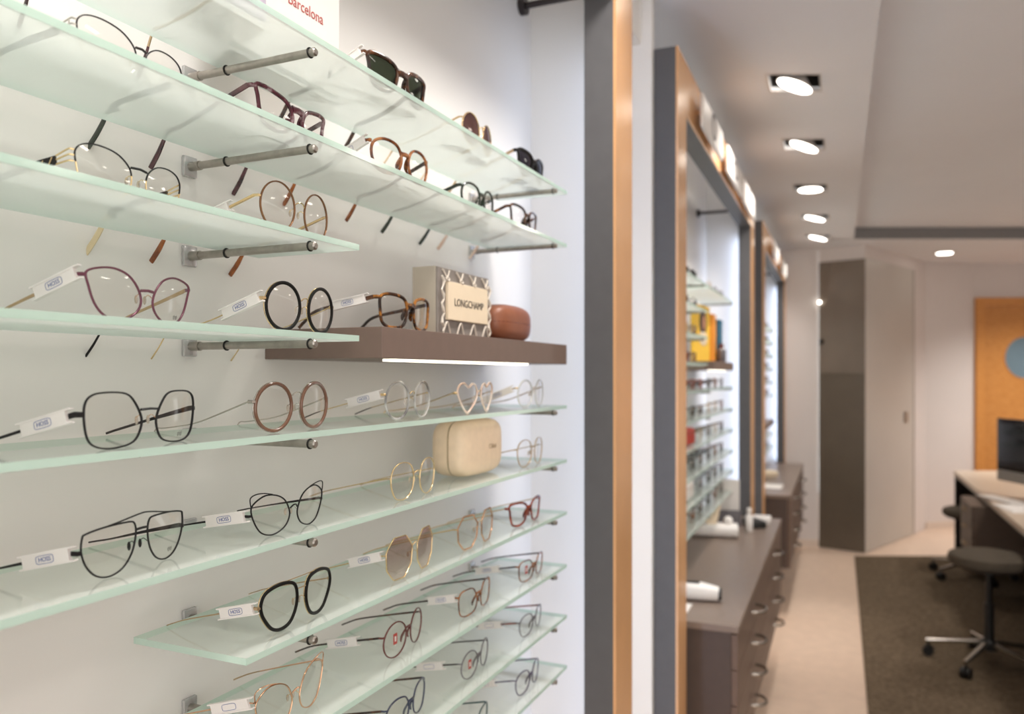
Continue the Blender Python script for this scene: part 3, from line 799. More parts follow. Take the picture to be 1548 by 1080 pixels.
            for k in range(32):
                a_ = 2 * PI * k / 32; c_, s_ = math.cos(a_), math.sin(a_)
                ro.append(Vector((cen.x - 0.0008, cen.y, cen.z)) - ed * (w_ * math.copysign(abs(c_) ** 0.4, c_)) + up * (h_ * math.copysign(abs(s_) ** 0.4, s_)))
            MB().sweep(ro, (1, 0, 0), 0.00030, 0.0001, closed=True, n=4).build('tag_outline', M['blueink'], tgo)
    # nose pads
    if pads:
        zp = B * 0.46; px_ = max(0.0045, inner_x(zp) - 0.0008)
        for s in (-1, 1):
            pm = MB()
            c = P(s * (px_ - 0.0002), zp, 0.0075)
            pm.ell(c, (0.0010, 0.0019, 0.0042), 10, 6)
            po = pm.build('nose_pad', M['pad'] if padmat != 'black' else M['black'], t)
            a0 = P(s * (px_ + 0.0012), zp + 0.002, 0.0005)
            MB().sweep(crom([a0, a0 + Vector((-s * 0.0012, 0.0035, 0.0028)), c + Vector((s * 0.0006, 0.001, 0.0012)), c], 3, False), (0, 0, 1), 0.0004, 0.0004, n=5).build('pad_arm', M[padmat] if padmat != 'black' else M['blackm'], po)
    if lprint:
        s, lo, c = lens_o[1]
        k0 = c + Vector((A * 0.02, -0.0032, -B * 0.33))
        text('lens_print', lprint, 0.0052, M['darkink'], lo, basis(Vector((1, K * 0.8, 0)).normalized(), Vector((0, 0, 1)), Vector((K * 0.8, -1, 0)).normalized(), k0), 0.00005)
    if sticker:
        s, lo, c = lens_o[0]
        k0 = P(c.x - 0.005, c.z + 0.003); sx_ = Vector((1, -K * 0.8, 0)).normalized(); sy_ = Vector((K * 0.8, 1, 0)).normalized()
        def card(w_, h_, d_, nm, mt, par):
            vs = [k0 + sx_ * (i_ * w_) + Vector((0, 0, j_ * h_)) + sy_ * dd for dd in (d_, d_ - 0.0002) for i_, j_ in ((-1, -1), (1, -1), (1, 1), (-1, 1))]
            return MB().add(vs, [(0,1,2,3),(7,6,5,4),(0,4,5,1),(1,5,6,2),(2,6,7,3),(3,7,4,0)]).build(nm, mt, par, smooth=False)
        card(0.0048, 0.0075, -0.0030, 'sticker', M['redink'], lo)
        card(0.0020, 0.0035, -0.0033, 'sticker_print', M['card'], lo)
    return t

def put(sh, q, p, psi, *a, zt=None, **k):
    z = (SB[sh - 1] + GT if zt is None else zt) + 0.0002
    hang = k.get('rest', True) is False
    if hang: k['backy'] = p - GB + 0.004
    return specs('glasses' if k.get('cat', 'glasses') == 'glasses' else 'sunglasses', B1.w(p, q, z), B1.rz + R(psi), *a, **k)

PLAST = dict(pads=False, bridge='thick', th=(0.0030, 0.0015), ff=8)
# shelf 1 - sunglasses
SUN = 'sunglasses on the top shelf of the foreground display'
put(1, -0.90, -0.02, 0, 'burgundy-tipped glasses on the top shelf, cut off by the upper left corner', 'semi', .058, .045, .016, 'silver', half=True, temple='champ', tip='plum', rest=False, th=(.0022, .001), drop=.045, group=SUN, tiph=.0034)
put(1, -0.5359, -0.0157, -3.4, 'large dark tortoise sunglasses with green lenses on the top shelf', 'way', .061, .050, .016, 'tortd', rim=(.0030, .0024), lens='sung', temple='tortd', rest=False, hinge=.86, tagy=(.014, .062), tagtext='', cat='sunglasses', group=SUN, **{**PLAST, 'th': (.0042, .0018)})
put(1, -0.2699, -0.0261, 5.1, 'gold and brown sunglasses in the middle of the top shelf', 'round', .060, .054, .014, 'gold', rim=(.0010, .0012), lens='sunb', temple='gold', rest=False, hinge=.72, cat='sunglasses', group=SUN)
put(1, -0.0432, -0.0217, 1.4, 'black sunglasses at the far end of the top shelf', 'way', .062, .052, .012, 'black', rim=(.0032, .0024), lens='sunk', temple='champ', rest=False, hinge=.84, cat='sunglasses', group=SUN, **PLAST)
# shelf 2
put(2, -0.9393, -0.0478, 6.9, 'half-rim silver and black glasses with barred temples on the second shelf', 'semi', .0595, .044, .010, 'gunmetal', half='in', bridge='flat', bz=.72, temple='blackm', tip='green', tipl=.05, rest=False, th=(.0042, .001), hinge=.66, padmat='gold', ff=8, tiph=.0032, deco='frame', bmat='silver', taper=.45, rim=(.0007, .0010))
put(2, -0.7387, -0.0298, 4.2, 'maroon cat-eye acetate glasses on the second shelf', 'catp', .061, .048, .012, 'maroon', rim=(.0025, .0020), temple='plum', tip='plum', rest=False, hinge=.88, drop=.036, flange=(.0016, .0030, .0010), **PLAST)
put(2, -0.5316, -0.0140, -5.3, 'amber tortoise glasses with a pale tag on the second shelf', 'panto', .059, .049, .012, 'torto', rim=(.0021, .0019), temple='tortd', tip='amber', rest=False, hinge=.82, tagy=(.016, .07), tagtext='', flange=(.0014, .0026, .0009), **PLAST)
put(2, -0.2751, -0.0217, 1.5, 'dark green round glasses on the second shelf', 'panto', .057, .047, .014, 'green', rim=(.0021, .0019), temple='green', tip='green', rest=False, hinge=.8, **PLAST)
put(2, -0.0810, -0.0207, 0.6, 'small dark tortoise glasses at the far end of the second shelf', 'way', .058, .049, .014, 'tortd', rim=(.0023, .0020), temple='torto', tip='blush', rest=False, hinge=.84, **PLAST)
# shelf 3
put(3, -0.9406, -0.0484, 7.4, 'half-rim gold and black glasses with carved temples on the third shelf', 'semi', .0565, .044, .017, 'blackm', half='in', bridge='flat', bz=.72, temple='blackm', tip='cream', tipl=.05, rest=False, th=(.0044, .001), hinge=.66, padmat='gold', ff=8, tiph=.0036, deco='bars', bmat='gold', taper=.45, rim=(.0007, .0010))
put(3, -0.7432, -0.0235, 3.2, 'round thin bronze and gold glasses on the third shelf', 'round', .0545, .056, .0165, 'brownm', rim=(.0009, .0013), bridge='arch', bz=.62, temple='gold', tip='amber', tipl=.04, rest=False, th=(.0018, .0010), hinge=.62, tagy=(.045, .095), tagtext='', ff=5, tiph=.0036, bmat='gold')
# shelf 4
put(4, -0.9404, -0.0384, 7.4, 'burgundy metal cat-eye glasses with a white tag on the fourth shelf', 'cat', .0585, .047, .0125, 'burg', rim=(.0010, .0011), bridge='flat', bz=.62, temple='champ', tip='blackm', tipl=.03, rest=False, th=(.0020, .0009), hinge=.80, tagy=(.0, .056), lprint='gigi', padmat='rose', taper=.5, tiph=.0013)
put(4, -0.7428, -0.0171, 2.8, 'round black acetate glasses with gold rims on the fourth shelf', 'round', .0568, .0558, .0124, 'black', rim=(.0020, .0016), ring=True, bridge='arch', bz=.64, temple='gold', tip='gold', tipl=.008, rest=False, th=(.0008, .0008), hinge=.62, tagy=(.002, .058), ff=4, bmat='gold')
# taupe shelf
put(4, -0.5190, -0.0130, 0.9, 'brown tortoise rectangular glasses on the taupe shelf', 'rect', .0605, .050, .014, 'tort', rim=(.0024, .0020), temple='tortd', zt=0.062, hinge=.84, tagy=(.028, .082), late=.62, flange=(.0018, .0032, .0010), **PLAST)
# shelf 5
put(5, -0.9596, -0.0135, 6.5, 'large black and gold square glasses with a white tag on the fifth shelf', 'square', .0575, .0488, .0165, 'blackm', rim=(.0008, .0012), bridge='flat', bz=.66, temple='blackm', tip='blackm', th=(.0027, .0008), hinge=.62, tagy=(.020, .068), lprint='gigi', padmat='rose', tlen=.116, taper=.6, tiph=.0012)
put(5, -0.7608, -0.0136, 1.4, 'round brown acetate glasses with thin silver temples on the fifth shelf', 'round', .0573, .0555, .013, 'acbrown', rim=(.0020, .0018), ring=True, bridge='arch', bz=.72, temple='silver', tip='silver', tipl=.01, rest=False, th=(.0009, .0008), hinge=.62, padmat='silver', ff=4, bmat='silver')
put(5, -0.5104, -0.0161, 1.9, 'round clear and smoke grey glasses on the fifth shelf', 'round', .0565, .0546, .013, 'smoke', rim=(.0017, .0015), bridge='arch', bz=.66, temple='gold', tip='gunmetal', tipl=.03, th=(.0009, .0008), hinge=.66, tagy=(.012, .062), ff=5, bmat='gold')
put(5, -0.3016, -0.0142, 0.1, 'heart-shaped blush and gold glasses on the fifth shelf', 'heart', .060, .051, .010, 'blush', rim=(.0017, .0015), bridge='arch', bz=.66, temple='gold', tip='rose', tipl=.01, rest=False, th=(.001, .0008), hinge=.66, bmat='gold')
put(5, -0.0632, -0.0145, 0.5, 'clear round glasses at the far end of the fifth shelf', 'round', .0585, .054, .013, 'clear', rim=(.0015, .0014), bridge='arch', bz=.66, temple='gold', tip='rose', tipl=.01, rest=False, th=(.0013, .0009), hinge=.7, tagy=(.018, .075), bmat='gold')
# shelf 6
put(6, -0.9562, -0.0270, 8.3, 'black wire aviator glasses with a high top bar on the sixth shelf', 'aviator', .0565, .0455, .013, 'blackm', rim=(.0008, .0009), bridge='flat', bz=.80, topbar='high', temple='blackm', th=(.0024, .0008), hinge=.58, tagy=(.014, .062), lprint='gigi', padmat='black', tlen=.122, late=.3, taper=.6)
put(6, -0.7605, -0.0178, 3.3, 'black double-wire cat-eye glasses on the sixth shelf', 'cat2', .0585, .0455, .0125, 'blackm', rim=(.0008, .0009), double=True, bridge='arch', bz=.56, temple='blackm', th=(.0017, .0008), hinge=.56, tagy=(.008, .062), padmat='silver', tlen=.135, taper=.5)
put(6, -0.4971, -0.0158, 1.7, 'thin gold pantoscopic glasses beside the beige case on the sixth shelf', 'panto', .055, .053, .016, 'gold', rim=(.0008, .0010), bridge='arch', bz=.66, temple='gold', th=(.0010, .0008), hinge=.62, tip='champ', ff=5)
put(6, -0.0678, -0.0145, 0.5, 'thin gold rimmed glasses at the far end of the sixth shelf', 'panto', .0565, .052, .013, 'champ', rim=(.0009, .0011), bridge='arch', bz=.66, temple='gold', th=(.0010, .0008), hinge=.66)
# shelf 7
put(7, -0.7478, -0.0169, 2.6, 'black pilot-shaped glasses with gold top bar on the seventh shelf', 'navig', .0588, .0536, .0125, 'black', rim=(.0020, .0016), ring=True, bridge='flat', bz=.76, topbar='low', temple='champ', th=(.0009, .0008), hinge=.62, tagy=(.003, .055), tlen=.132, ff=5, bmat='champ')
put(7, -0.5049, -0.0147, 2.3, 'octagonal gold sunglasses with rosy lenses on the seventh shelf', 'octagon', .0615, .060, .012, 'gold', rim=(.0008, .0010), lens='sunp', bridge='arch', bz=.7, temple='gold', th=(.0011, .0008), hinge=.64, tagy=(.014, .062), cat='sunglasses', tlen=.13)
put(7, -0.3019, -0.0131, 1.0, 'octagonal rose gold glasses on the seventh shelf', 'octagon', .061, .056, .012, 'rose', rim=(.0013, .0013), bridge='arch', bz=.68, temple='gold', th=(.0012, .0008), hinge=.66, bmat='gold')
put(7, -0.0942, -0.0115, -2.0, 'red brown glasses at the far end of the seventh shelf', 'way', .063, .047, .013, 'redbrown', rim=(.0022, .0018), temple='gold', hinge=.8, pads=False, bridge='thick', th=(.0012, .0009), ff=8, flange=(.0016, .0030, .0010))
# shelf 8
put(8, -0.7494, -0.0236, 5.0, 'rose gold double-wire cat-eye glasses at the bottom edge', 'cat2', .0585, .053, .013, 'rose', rim=(.0008, .0010), double=True, bridge='arch', bz=.6, temple='rose', tip='champ', th=(.0010, .0008), hinge=.80, tagy=(.006, .06), tagtext='', tlen=.14)
put(8, -0.5058, -0.0244, 6.0, 'dark brown round glasses with a red sticker on the eighth shelf', 'round', .0555, .0502, .012, 'oxblood', rim=(.0010, .0012), temple='tortd', hinge=.7, th=(.0016, .0011), tagy=(.048, .092), sticker=True, pads=False, bridge='thick', ff=8, late=.42, tlen=.145, flange=(.0014, .0027, .0009))
put(8, -0.2966, -0.0166, 2.4, 'amber tortoise glasses with a white tag on the eighth shelf', 'square', .0565, .045, .013, 'torto', rim=(.0011, .0012), temple='tortd', hinge=.8, th=(.0017, .0012), tagy=(.010, .06), pads=False, bridge='thick', ff=8, late=.42, tlen=.145, flange=(.0014, .0027, .0009))
put(8, -0.0627, -0.0132, 1.1, 'small brown tortoise glasses at the far end of the eighth shelf', 'square', .0555, .0413, .013, 'torto', rim=(.0011, .0012), temple='tortd', hinge=.8, th=(.0017, .0012), tagy=(.048, .095), tagtext='HOSS', sticker=True, pads=False, bridge='thick', ff=8, late=.42, tlen=.145, flange=(.0014, .0027, .0009))
# shelf 9
put(9, -0.5000, -0.0236, 5.2, 'navy blue glasses with dark temples at the bottom edge', 'panto', .0565, .047, .012, 'navy', rim=(.0012, .0012), temple='tortd', hinge=.82, th=(.0017, .0012), pads=False, bridge='thick', ff=8, late=.42, tlen=.145, flange=(.0014, .0027, .0009))
put(9, -0.2918, -0.0187, 4.6, 'round grey glasses with a red sticker on the ninth shelf', 'round', .053, .0463, .012, 'greyac', rim=(.0010, .0012), temple='gunmetal', hinge=.7, th=(.0013, .0010), tagy=(.04, .085), tagtext='', sticker=True, pads=False, bridge='thick', ff=8, late=.42, tlen=.145, flange=(.0014, .0027, .0009))
put(9, -0.0607, -0.0149, 2.7, 'clear fronted glasses with red brown temples on the ninth shelf', 'panto', .0545, .042, .013, 'greyac', rim=(.0009, .0011), temple='redbrown', hinge=.76, th=(.0017, .0012), tagy=(.045, .09), tagtext='', pads=False, bridge='thick', ff=8, late=.42, tlen=.145, flange=(.0014, .0027, .0009))
# shelf 10
put(10, -0.3146, -0.0148, 0.7, 'dark teal glasses in the middle of the tenth shelf', 'square', .0585, .043, .013, 'teal', rim=(.0011, .0012), temple='teal', hinge=.84, th=(.0015, .0011), pads=False, bridge='thick', ff=8, flange=(.0014, .0027, .0009))
put(10, -0.0788, -0.0140, 1.9, 'violet grey glasses at the far end of the tenth shelf', 'panto', .0545, .0445, .013, 'violet', rim=(.0011, .0012), temple='violet', hinge=.78, th=(.0014, .0011), tagy=(.05, .09), tagtext='', pads=False, bridge='thick', ff=8, flange=(.0014, .0027, .0009))

# ------------------------------------------------------------------ other goods in the foreground display
ZT1 = SB[0] + GT
o = thing('sign_card', B1.w(-0.09, -0.679, ZT1 + 0.0003), B1.rz, 'white card with red lettering standing on the top shelf', 'sign')
MB().rbox((-0.10, 0, 0), (0.10, 0.012, 0.16), 0.001).build('card', M['card'], o, smooth=False)
text('lettering', 'Barcelona', 0.0200, M['redink'], o, basis(Vector((1, 0, 0)), Vector((0, 0, 1)), Vector((0, -1, 0)), (0.029, -0.0004, 0.091)), 0.0002, sx=0.88)
o = thing('sign_card', B1.w(-0.02, -0.85, ZT1 + 0.0003), B1.rz, 'small mauve patterned card at the top edge left of the white sign', 'sign')
MB().rbox((-0.05, 0, 0), (0.048, 0.006, 0.09), 0.001).build('card', M['mauve'], o, smooth=False)

# gift box with rope lacing
o = thing('gift_box', B1.w(-0.040, -0.310, 0.0623), B1.rz, 'taupe gift box with cream label and white rope lacing beside the brown leather case', 'box')
BW, BH, BD = 0.183, 0.108, 0.042
MB().rbox((-BW / 2, 0, 0), (BW / 2, BD, BH), 0.001).build('body', M['boxside'], o, smooth=False)
MB().rbox((-BW / 2 + 0.0005, -0.003, 0.0008), (BW / 2 - 0.0005, -0.0002, BH - 0.0008), 0.0005).build('front_panel', M['boxgrey'], o, smooth=False)
lb = MB().rbox((-BW * 0.36, -0.009, BH * 0.235), (BW * 0.42, -0.0032, BH * 0.80), 0.001).build('label_panel', M['boxcream'], o, smooth=False)
text('lettering', 'LONGCHAMP', 0.0172, M['darkink'], lb, basis(Vector((1, 0, 0)), Vector((0, 0, 1)), Vector((0, -1, 0)), (BW * 0.03, -0.0094, BH * 0.50)), 0.0002, sx=0.98)
RB = BH - 0.004
for i in range(4):
    x = -BW * 0.36 + i * BW * 0.253
    MB().sweep(crom([(x - 0.011, -0.0045, RB), (x - 0.002, -0.0060, BH * 0.88), (x + 0.005, -0.0080, BH * 0.835), (x, -0.0090, BH * 0.805), (x - 0.005, -0.0080, BH * 0.835), (x + 0.002, -0.0072, BH * 0.88), (x + 0.011, -0.0045, RB)], 3, False), (0, 1, 0), 0.0014, 0.0014, n=6).build('rope', M['rope'], o)
    MB().sweep(crom([(x - 0.011, -0.0055, 0.004), (x - 0.004, -0.0065, BH * 0.17), (x, -0.0070, BH * 0.20), (x + 0.004, -0.0065, BH * 0.17), (x + 0.012, -0.0055, 0.004)], 3, False), (0, 1, 0), 0.0015, 0.0015, n=6).build('rope', M['rope'], o)
for s in (-1, 1):
    x = s * BW * 0.455 + 0.003; pts = []
    for k in range(13):
        z = 0.006 + (BH * 0.86 - 0.006) * k / 12
        pts.append((x + 0.0045 * math.sin(k * 1.9), -0.007, z))
    rr = [0.0015 + (0.0013 if k % 3 == 2 else 0) for k in range(13)]
    MB().sweep(pts, (0, 1, 0), rr, rr, n=7).build('rope', M['rope'], o)

def pillow(name, W, D, H, mat, parent, e=0.45, n=28):
    """rounded case: superellipsoid"""
    m = MB(); vs = []; fs = []; nv = 16
    sg = lambda v, p: math.copysign(abs(v) ** p, v)
    for i in range(nv + 1):
        ph = -PI / 2 + PI * i / nv
        for k in range(n):
            a = 2 * PI * k / n
            vs.append((W / 2 * sg(math.cos(ph), e) * sg(math.cos(a), e), D / 2 * sg(math.cos(ph), e) * sg(math.sin(a), e), H / 2 + H / 2 * sg(math.sin(ph), e)))
    for i in range(nv):
        for k in range(n):
            l = (k + 1) % n
            fs.append((i * n + k, i * n + l, (i + 1) * n + l, (i + 1) * n + k))
    m.add(vs, fs)
    return m.build(name, mat, parent, angle=60)
o = thing('glasses_case', B1.w(-0.066, -0.094, 0.0623), B1.rz, 'brown leather glasses case beside the gift box', 'case')
pillow('body', 0.162, 0.075, 0.072, M['leather'], o, 0.62)
m = MB(); m.sweep([(0.0806 * math.copysign(abs(math.cos(t)) ** .62, math.cos(t)), 0.0372 * math.copysign(abs(math.sin(t)) ** .62, math.sin(t)), 0.036) for t in [2 * PI * (i + .5) / 48 for i in range(48)]], (0, 0, 1), 0.0004, 0.0006, closed=True, n=4)
m.build('lid_seam', M['oxblood'], o)

o = thing('glasses_case', B1.w(-0.068, -0.236, SB[5] + GT + 0.0002), B1.rz, 'cream beige leather glasses case on the sixth shelf', 'case')
bd = pillow('body', 0.166, 0.076, 0.098, M['beige'], o, 0.48)
m = MB(); pts = [(0.0828 * math.copysign(abs(math.cos(t)) ** .48, math.cos(t)), -0.004, 0.049 + 0.0489 * math.copysign(abs(math.sin(t)) ** .48, math.sin(t))) for t in [2 * PI * (i + .5) / 56 for i in range(56)]]
m.sweep(pts, (0, 1, 0), 0.0006, 0.0012, closed=True, n=5); m.build('zip_seam', M['champ'], o)
text('embossed_mark', 'Chloé', 0.012, M['champ'], bd, basis(Vector((1, 0, 0)), Vector((0, 0, 1)), Vector((0, -1, 0)), (0.020, -0.0382, 0.049)), 0.0002)

# ------------------------------------------------------------------ second and third displays (small in the photo)
def copy_tree(o, parent=None):
    c = o.copy(); C.objects.link(c); c.parent = parent
    for ch in o.children: copy_tree(ch, c)
    return c
PROT = []
def proto(desc, *a, **k):
    PROT.append((desc, a, k, []))
proto('dark rectangular', 'rect', .056, .046, .014, 'tortd', rim=(.0022, .0018), temple='tortd', hinge=.82, pads=False, bridge='thick', th=(.0028, .0014), lod=0)
proto('gold round', 'round', .054, .052, .014, 'gold', rim=(.0012, .0012), temple='gold', pads=False, hinge=.66, th=(.0014, .001), lod=0)
proto('brown tortoise', 'way', .057, .048, .013, 'torto', rim=(.0022, .0018), temple='tort', hinge=.82, pads=False, bridge='thick', th=(.0028, .0014), lod=0)
proto('black round', 'panto', .056, .049, .013, 'black', rim=(.0022, .0018), temple='black', hinge=.76, pads=False, bridge='thick', th=(.0026, .0014), lod=0)
proto('red', 'cat', .057, .048, .013, 'redbrown', rim=(.0022, .0018), temple='redbrown', hinge=.82, pads=False, bridge='thick', th=(.0026, .0014), lod=0)
proto('grey', 'square', .057, .047, .014, 'greyac', rim=(.0018, .0016), temple='gunmetal', hinge=.76, pads=False, bridge='thick', th=(.0022, .0012), lod=0)
proto('large dark', 'way', .062, .052, .012, 'black', rim=(.0028, .002), lens='sunk', temple='black', hinge=.84, pads=False, bridge='thick', th=(.0034, .0016), lod=0)
def small(i, bay, q, z, label, group):
    desc, a, k, made = PROT[i]
    sun = i == 6
    if not made:
        o = specs('sunglasses' if sun else 'glasses', bay.w(-0.03, q, z + 0.0002), bay.rz + R(random.uniform(0, 4)), label, *a, group=group, cat='sunglasses' if sun else 'glasses', **k)
        made.append(o)
    else:
        o = copy_tree(made[0]); o.location = bay.w(-0.03, q, z + 0.0002); o.rotation_euler = (0, 0, bay.rz + R(random.uniform(0, 4)))
        o['label'] = label; o['group'] = group
    return o
ORD = ['first', 'second', 'third', 'fourth', 'fifth', 'sixth', 'seventh']
# middle display
GS2 = 'frosted glass shelves of the middle display'; GG2 = 'pairs of glasses in the middle display'
for k in range(4):
    shelf(B2, SB[k], -1.75, -0.818, '%s glass shelf from the top, near half of the middle display' % NUM[k], GS2)
    rod(B2, -0.92, SB[k], 'steel rod under the %s near-half shelf of the middle display' % NUM[k], 'steel rods of the middle display')
    for j, q in enumerate((-1.09, -0.91)):
        i = 6 if k == 0 else [2, 3, 0, 5, 1, 2, 4][(k * 2 + j) % 7]
        small(i, B2, q, SB[k] + GT, '%s glasses, %s from far end of %s near-half shelf, middle display' % (PROT[i][0], ORD[1 - j], NUM[k]), GG2)
shelf(B2, SB[0], -0.78, 0.063, 'top glass shelf in the far half of the middle display', GS2)
rod(B2, 0, SB[0], 'steel rod under the top far-half shelf of the middle display', 'steel rods of the middle display')
for j, q in enumerate((-0.5, -0.3, -0.1)):
    i = (1, 5, 0)[j]
    small(i, B2, q, SB[0] + GT, '%s glasses, %s from far end of top far-half shelf, middle display' % (PROT[i][0], ORD[2 - j]), GG2)
wshelf(B2, -0.62, 0.062, 0.0215, 0.062, 'thick taupe shelf in the middle display, behind the yellow poster stand')
QS = (-1.16, -0.95, -0.75, -0.52, -0.31, -0.09)
COL = [[2, 4, 4, 3, 2, 5], [5, 3, 0, 1, 1, 2], [2, 2, 1, 5, 1, 0], [0, 3, 0, 3, 2, 0], [1, 4, 5, 3, 0, 3], [1, 2, 0, 3, 2, 0]]
for r, k in enumerate(range(4, 10)):
    shelf(B2, SB[k], -1.75, 0.063, '%s glass shelf from the top, full width of the middle display' % NUM[k], GS2)
    rod(B2, QF, SB[k], 'steel rod under the %s shelf of the middle display, far end' % NUM[k], 'steel rods of the middle display')
    rod(B2, QN, SB[k], 'steel rod under the %s shelf of the middle display, centre' % NUM[k], 'steel rods of the middle display')
    for j, q in enumerate(QS):
        if (k, j) in ((6, 0), (6, 1), (8, 0), (8, 1)): continue
        i = COL[r][j]
        small(i, B2, q, SB[k] + GT, '%s glasses, %s from the far end of %s shelf, middle display' % (PROT[i][0], ORD[5 - j], NUM[k]), GG2)
# cases and cards of the middle display
o = thing('glasses_case', B2.w(-0.06, -1.06, SB[6] + GT + 0.0002), B2.rz + R(-14), 'bright red glasses case on the seventh shelf of the middle display', 'case')
pillow('body', 0.17, 0.06, 0.072, M['red'], o, 0.4)
MB().sweep([(0.0847 * math.copysign(abs(math.cos(t)) ** .4, math.cos(t)), 0.0302 * math.copysign(abs(math.sin(t)) ** .4, math.sin(t)), 0.05) for t in [2 * PI * (i + .5) / 40 for i in range(40)]], (0, 0, 1), 0.0005, 0.001, closed=True, n=4).build('lid_seam', M['oxblood'], o)
o = thing('glasses_case', B2.w(-0.05, -1.05, SB[8] + GT + 0.0002), B2.rz, 'white glasses case on the ninth shelf of the middle display', 'case')
pillow('body', 0.16, 0.06, 0.075, M['white'], o, 0.4)
MB().sweep([(0.0797 * math.copysign(abs(math.cos(t)) ** .4, math.cos(t)), 0.0302 * math.copysign(abs(math.sin(t)) ** .4, math.sin(t)), 0.05) for t in [2 * PI * (i + .5) / 40 for i in range(40)]], (0, 0, 1), 0.0005, 0.001, closed=True, n=4).build('lid_seam', M['champ'], o)
zt2 = 0.0623
o = thing('poster_stand', B2.w(-0.07, -0.45, zt2), B2.rz + R(-6), 'yellow poster stand with a dark haired portrait in the middle display', 'poster')
MB().rbox((-0.17, 0, 0), (0.12, 0.012, 0.265), 0.001).build('panel', M['yellow'], o, smooth=False)
MB().ell((-0.005, -0.0006, 0.185), (0.062, 0.002, 0.068), 20, 10).build('printed_hair', M['hair'], o)
MB().ell((0.004, -0.0016, 0.185), (0.027, 0.002, 0.037), 16, 8).build('printed_face', M['skin'], o)
MB().ell((0.0, -0.0010, 0.110), (0.075, 0.002, 0.035), 16, 8).build('printed_shoulders', M['boxcream'], o)
o = thing('poster_stand', B2.w(-0.045, -0.255, zt2), B2.rz, 'orange card stand just behind the yellow poster', 'poster')
MB().rbox((-0.06, 0, 0), (0.05, 0.02, 0.235), 0.001).build('panel', M['orange'], o, smooth=False)
MB().rbox((-0.05, 0.02, 0), (0.05, 0.05, 0.01), 0.001).build('foot', M['orange'], o, smooth=False)
o = thing('display_box', B2.w(-0.030, -0.135, zt2), B2.rz, 'tall teal blue box at the far end of the middle taupe shelf', 'box')
MB().rbox((-0.06, 0, 0), (0.05, 0.05, 0.215), 0.001).build('body', M['blue'], o, smooth=False)
MB().rbox((-0.0605, -0.0005, 0.195), (0.0505, 0.0505, 0.2155), 0.001).build('lid', M['blue'], o, smooth=False)
o = thing('perfume_bottle', B2.w(-0.018, -0.21, zt2), B2.rz, 'small bottle with dark cap before the orange card', 'bottle')
MB().lathe([(0.02, 0), (0.022, 0.004), (0.022, 0.06), (0.012, 0.07)], 16).build('body', M['greyac'], o)
MB().lathe([(0.011, 0.0702), (0.011, 0.09), (0.008, 0.092)], 16).build('cap', M['oxblood'], o)
# farthest display
GS3 = 'frosted glass shelves of the farthest display'; GG3 = 'pairs of glasses in the farthest display'
Z3 = [0.376, 0.266, 0.156, 0.046, -0.064, -0.174, -0.50, -0.61]
for k, z in enumerate(Z3):
    shelf(B3, z, -1.6, 0.063, '%s glass shelf from the top of the farthest display' % NUM[k], GS3)
    rod(B3, QF, z, 'steel rod under the %s shelf of the farthest display, far end' % NUM[k], 'steel rods of the farthest display')
    rod(B3, QN, z, 'steel rod under the %s shelf of the farthest display, centre' % NUM[k], 'steel rods of the farthest display')
    for j, q in enumerate((-0.72, -0.5, -0.3, -0.1)):
        i = [0, 5, 3, 1, 2, 0, 3][(k * 3 + j * 2) % 7]
        small(i, B3, q, z + GT, '%s glasses, %s from the far end of %s shelf, farthest display' % (PROT[i][0], ORD[3 - j], NUM[k]), GG3)
wshelf(B3, -0.9, 0.062, -0.42, -0.38, 'thick taupe shelf low in the farthest display')
o = thing('glasses_case', B3.w(-0.06, -0.55, -0.3797), B3.rz, 'brown glasses case on the taupe shelf of the farthest display', 'case')
pillow('body', 0.15, 0.062, 0.07, M['leather'], o, 0.5)
MB().sweep([(0.0747 * math.copysign(abs(math.cos(t)) ** .5, math.cos(t)), 0.0312 * math.copysign(abs(math.sin(t)) ** .5, math.sin(t)), 0.05) for t in [2 * PI * (i + .5) / 40 for i in range(40)]], (0, 0, 1), 0.0005, 0.001, closed=True, n=4).build('lid_seam', M['oxblood'], o)

# ------------------------------------------------------------------ drawer units
def drawers(y0, y1, label, xf=-0.285, xb=-0.7045, zt=0.773, zb=0.30):
    t = thing('drawer_unit', (xf, y0, 0), 0, label, 'cabinet', 'wall-hung taupe drawer units')
    L = y1 - y0; D = xb - xf
    MB().rbox((D, 0, zt - 0.022), (0, L, zt), 0.0015).build('top', M['counter'], t, smooth=False)
    MB().rbox((D, 0.004, zb), (-0.022, L - 0.004, zt - 0.0225), 0.001).build('body', M['unitshade'], t, smooth=False)
    rows = 4; h = (zt - 0.026 - zb) / rows; cols = 2; w = (L - 0.008) / cols
    for c in range(cols):
        for r in range(rows):
            ya = 0.004 + c * w + 0.0015; yb = 0.004 + (c + 1) * w - 0.0015; za = zb + r * h + 0.0015; zb2 = zb + (r + 1) * h - 0.0015
            d = MB().rbox((-0.0215, ya, za), (-0.002, yb, zb2), 0.001).build('drawer', M['drawer'], t, smooth=False)
            yc = (ya + yb) / 2; zc = (za + zb2) / 2
            arc = [(-0.003 + 0.046 * math.sin(a), yc - 0.052 * math.cos(a), zc + 0.004) for a in [PI * i / 16 for i in range(17)]]
            MB().sweep(arc, (0, 0, 1), 0.004, 0.006, n=8).build('handle', M['chrome'], d)
    return t
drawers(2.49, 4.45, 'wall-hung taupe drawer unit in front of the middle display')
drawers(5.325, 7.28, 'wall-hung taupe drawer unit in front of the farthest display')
CT = 0.7733
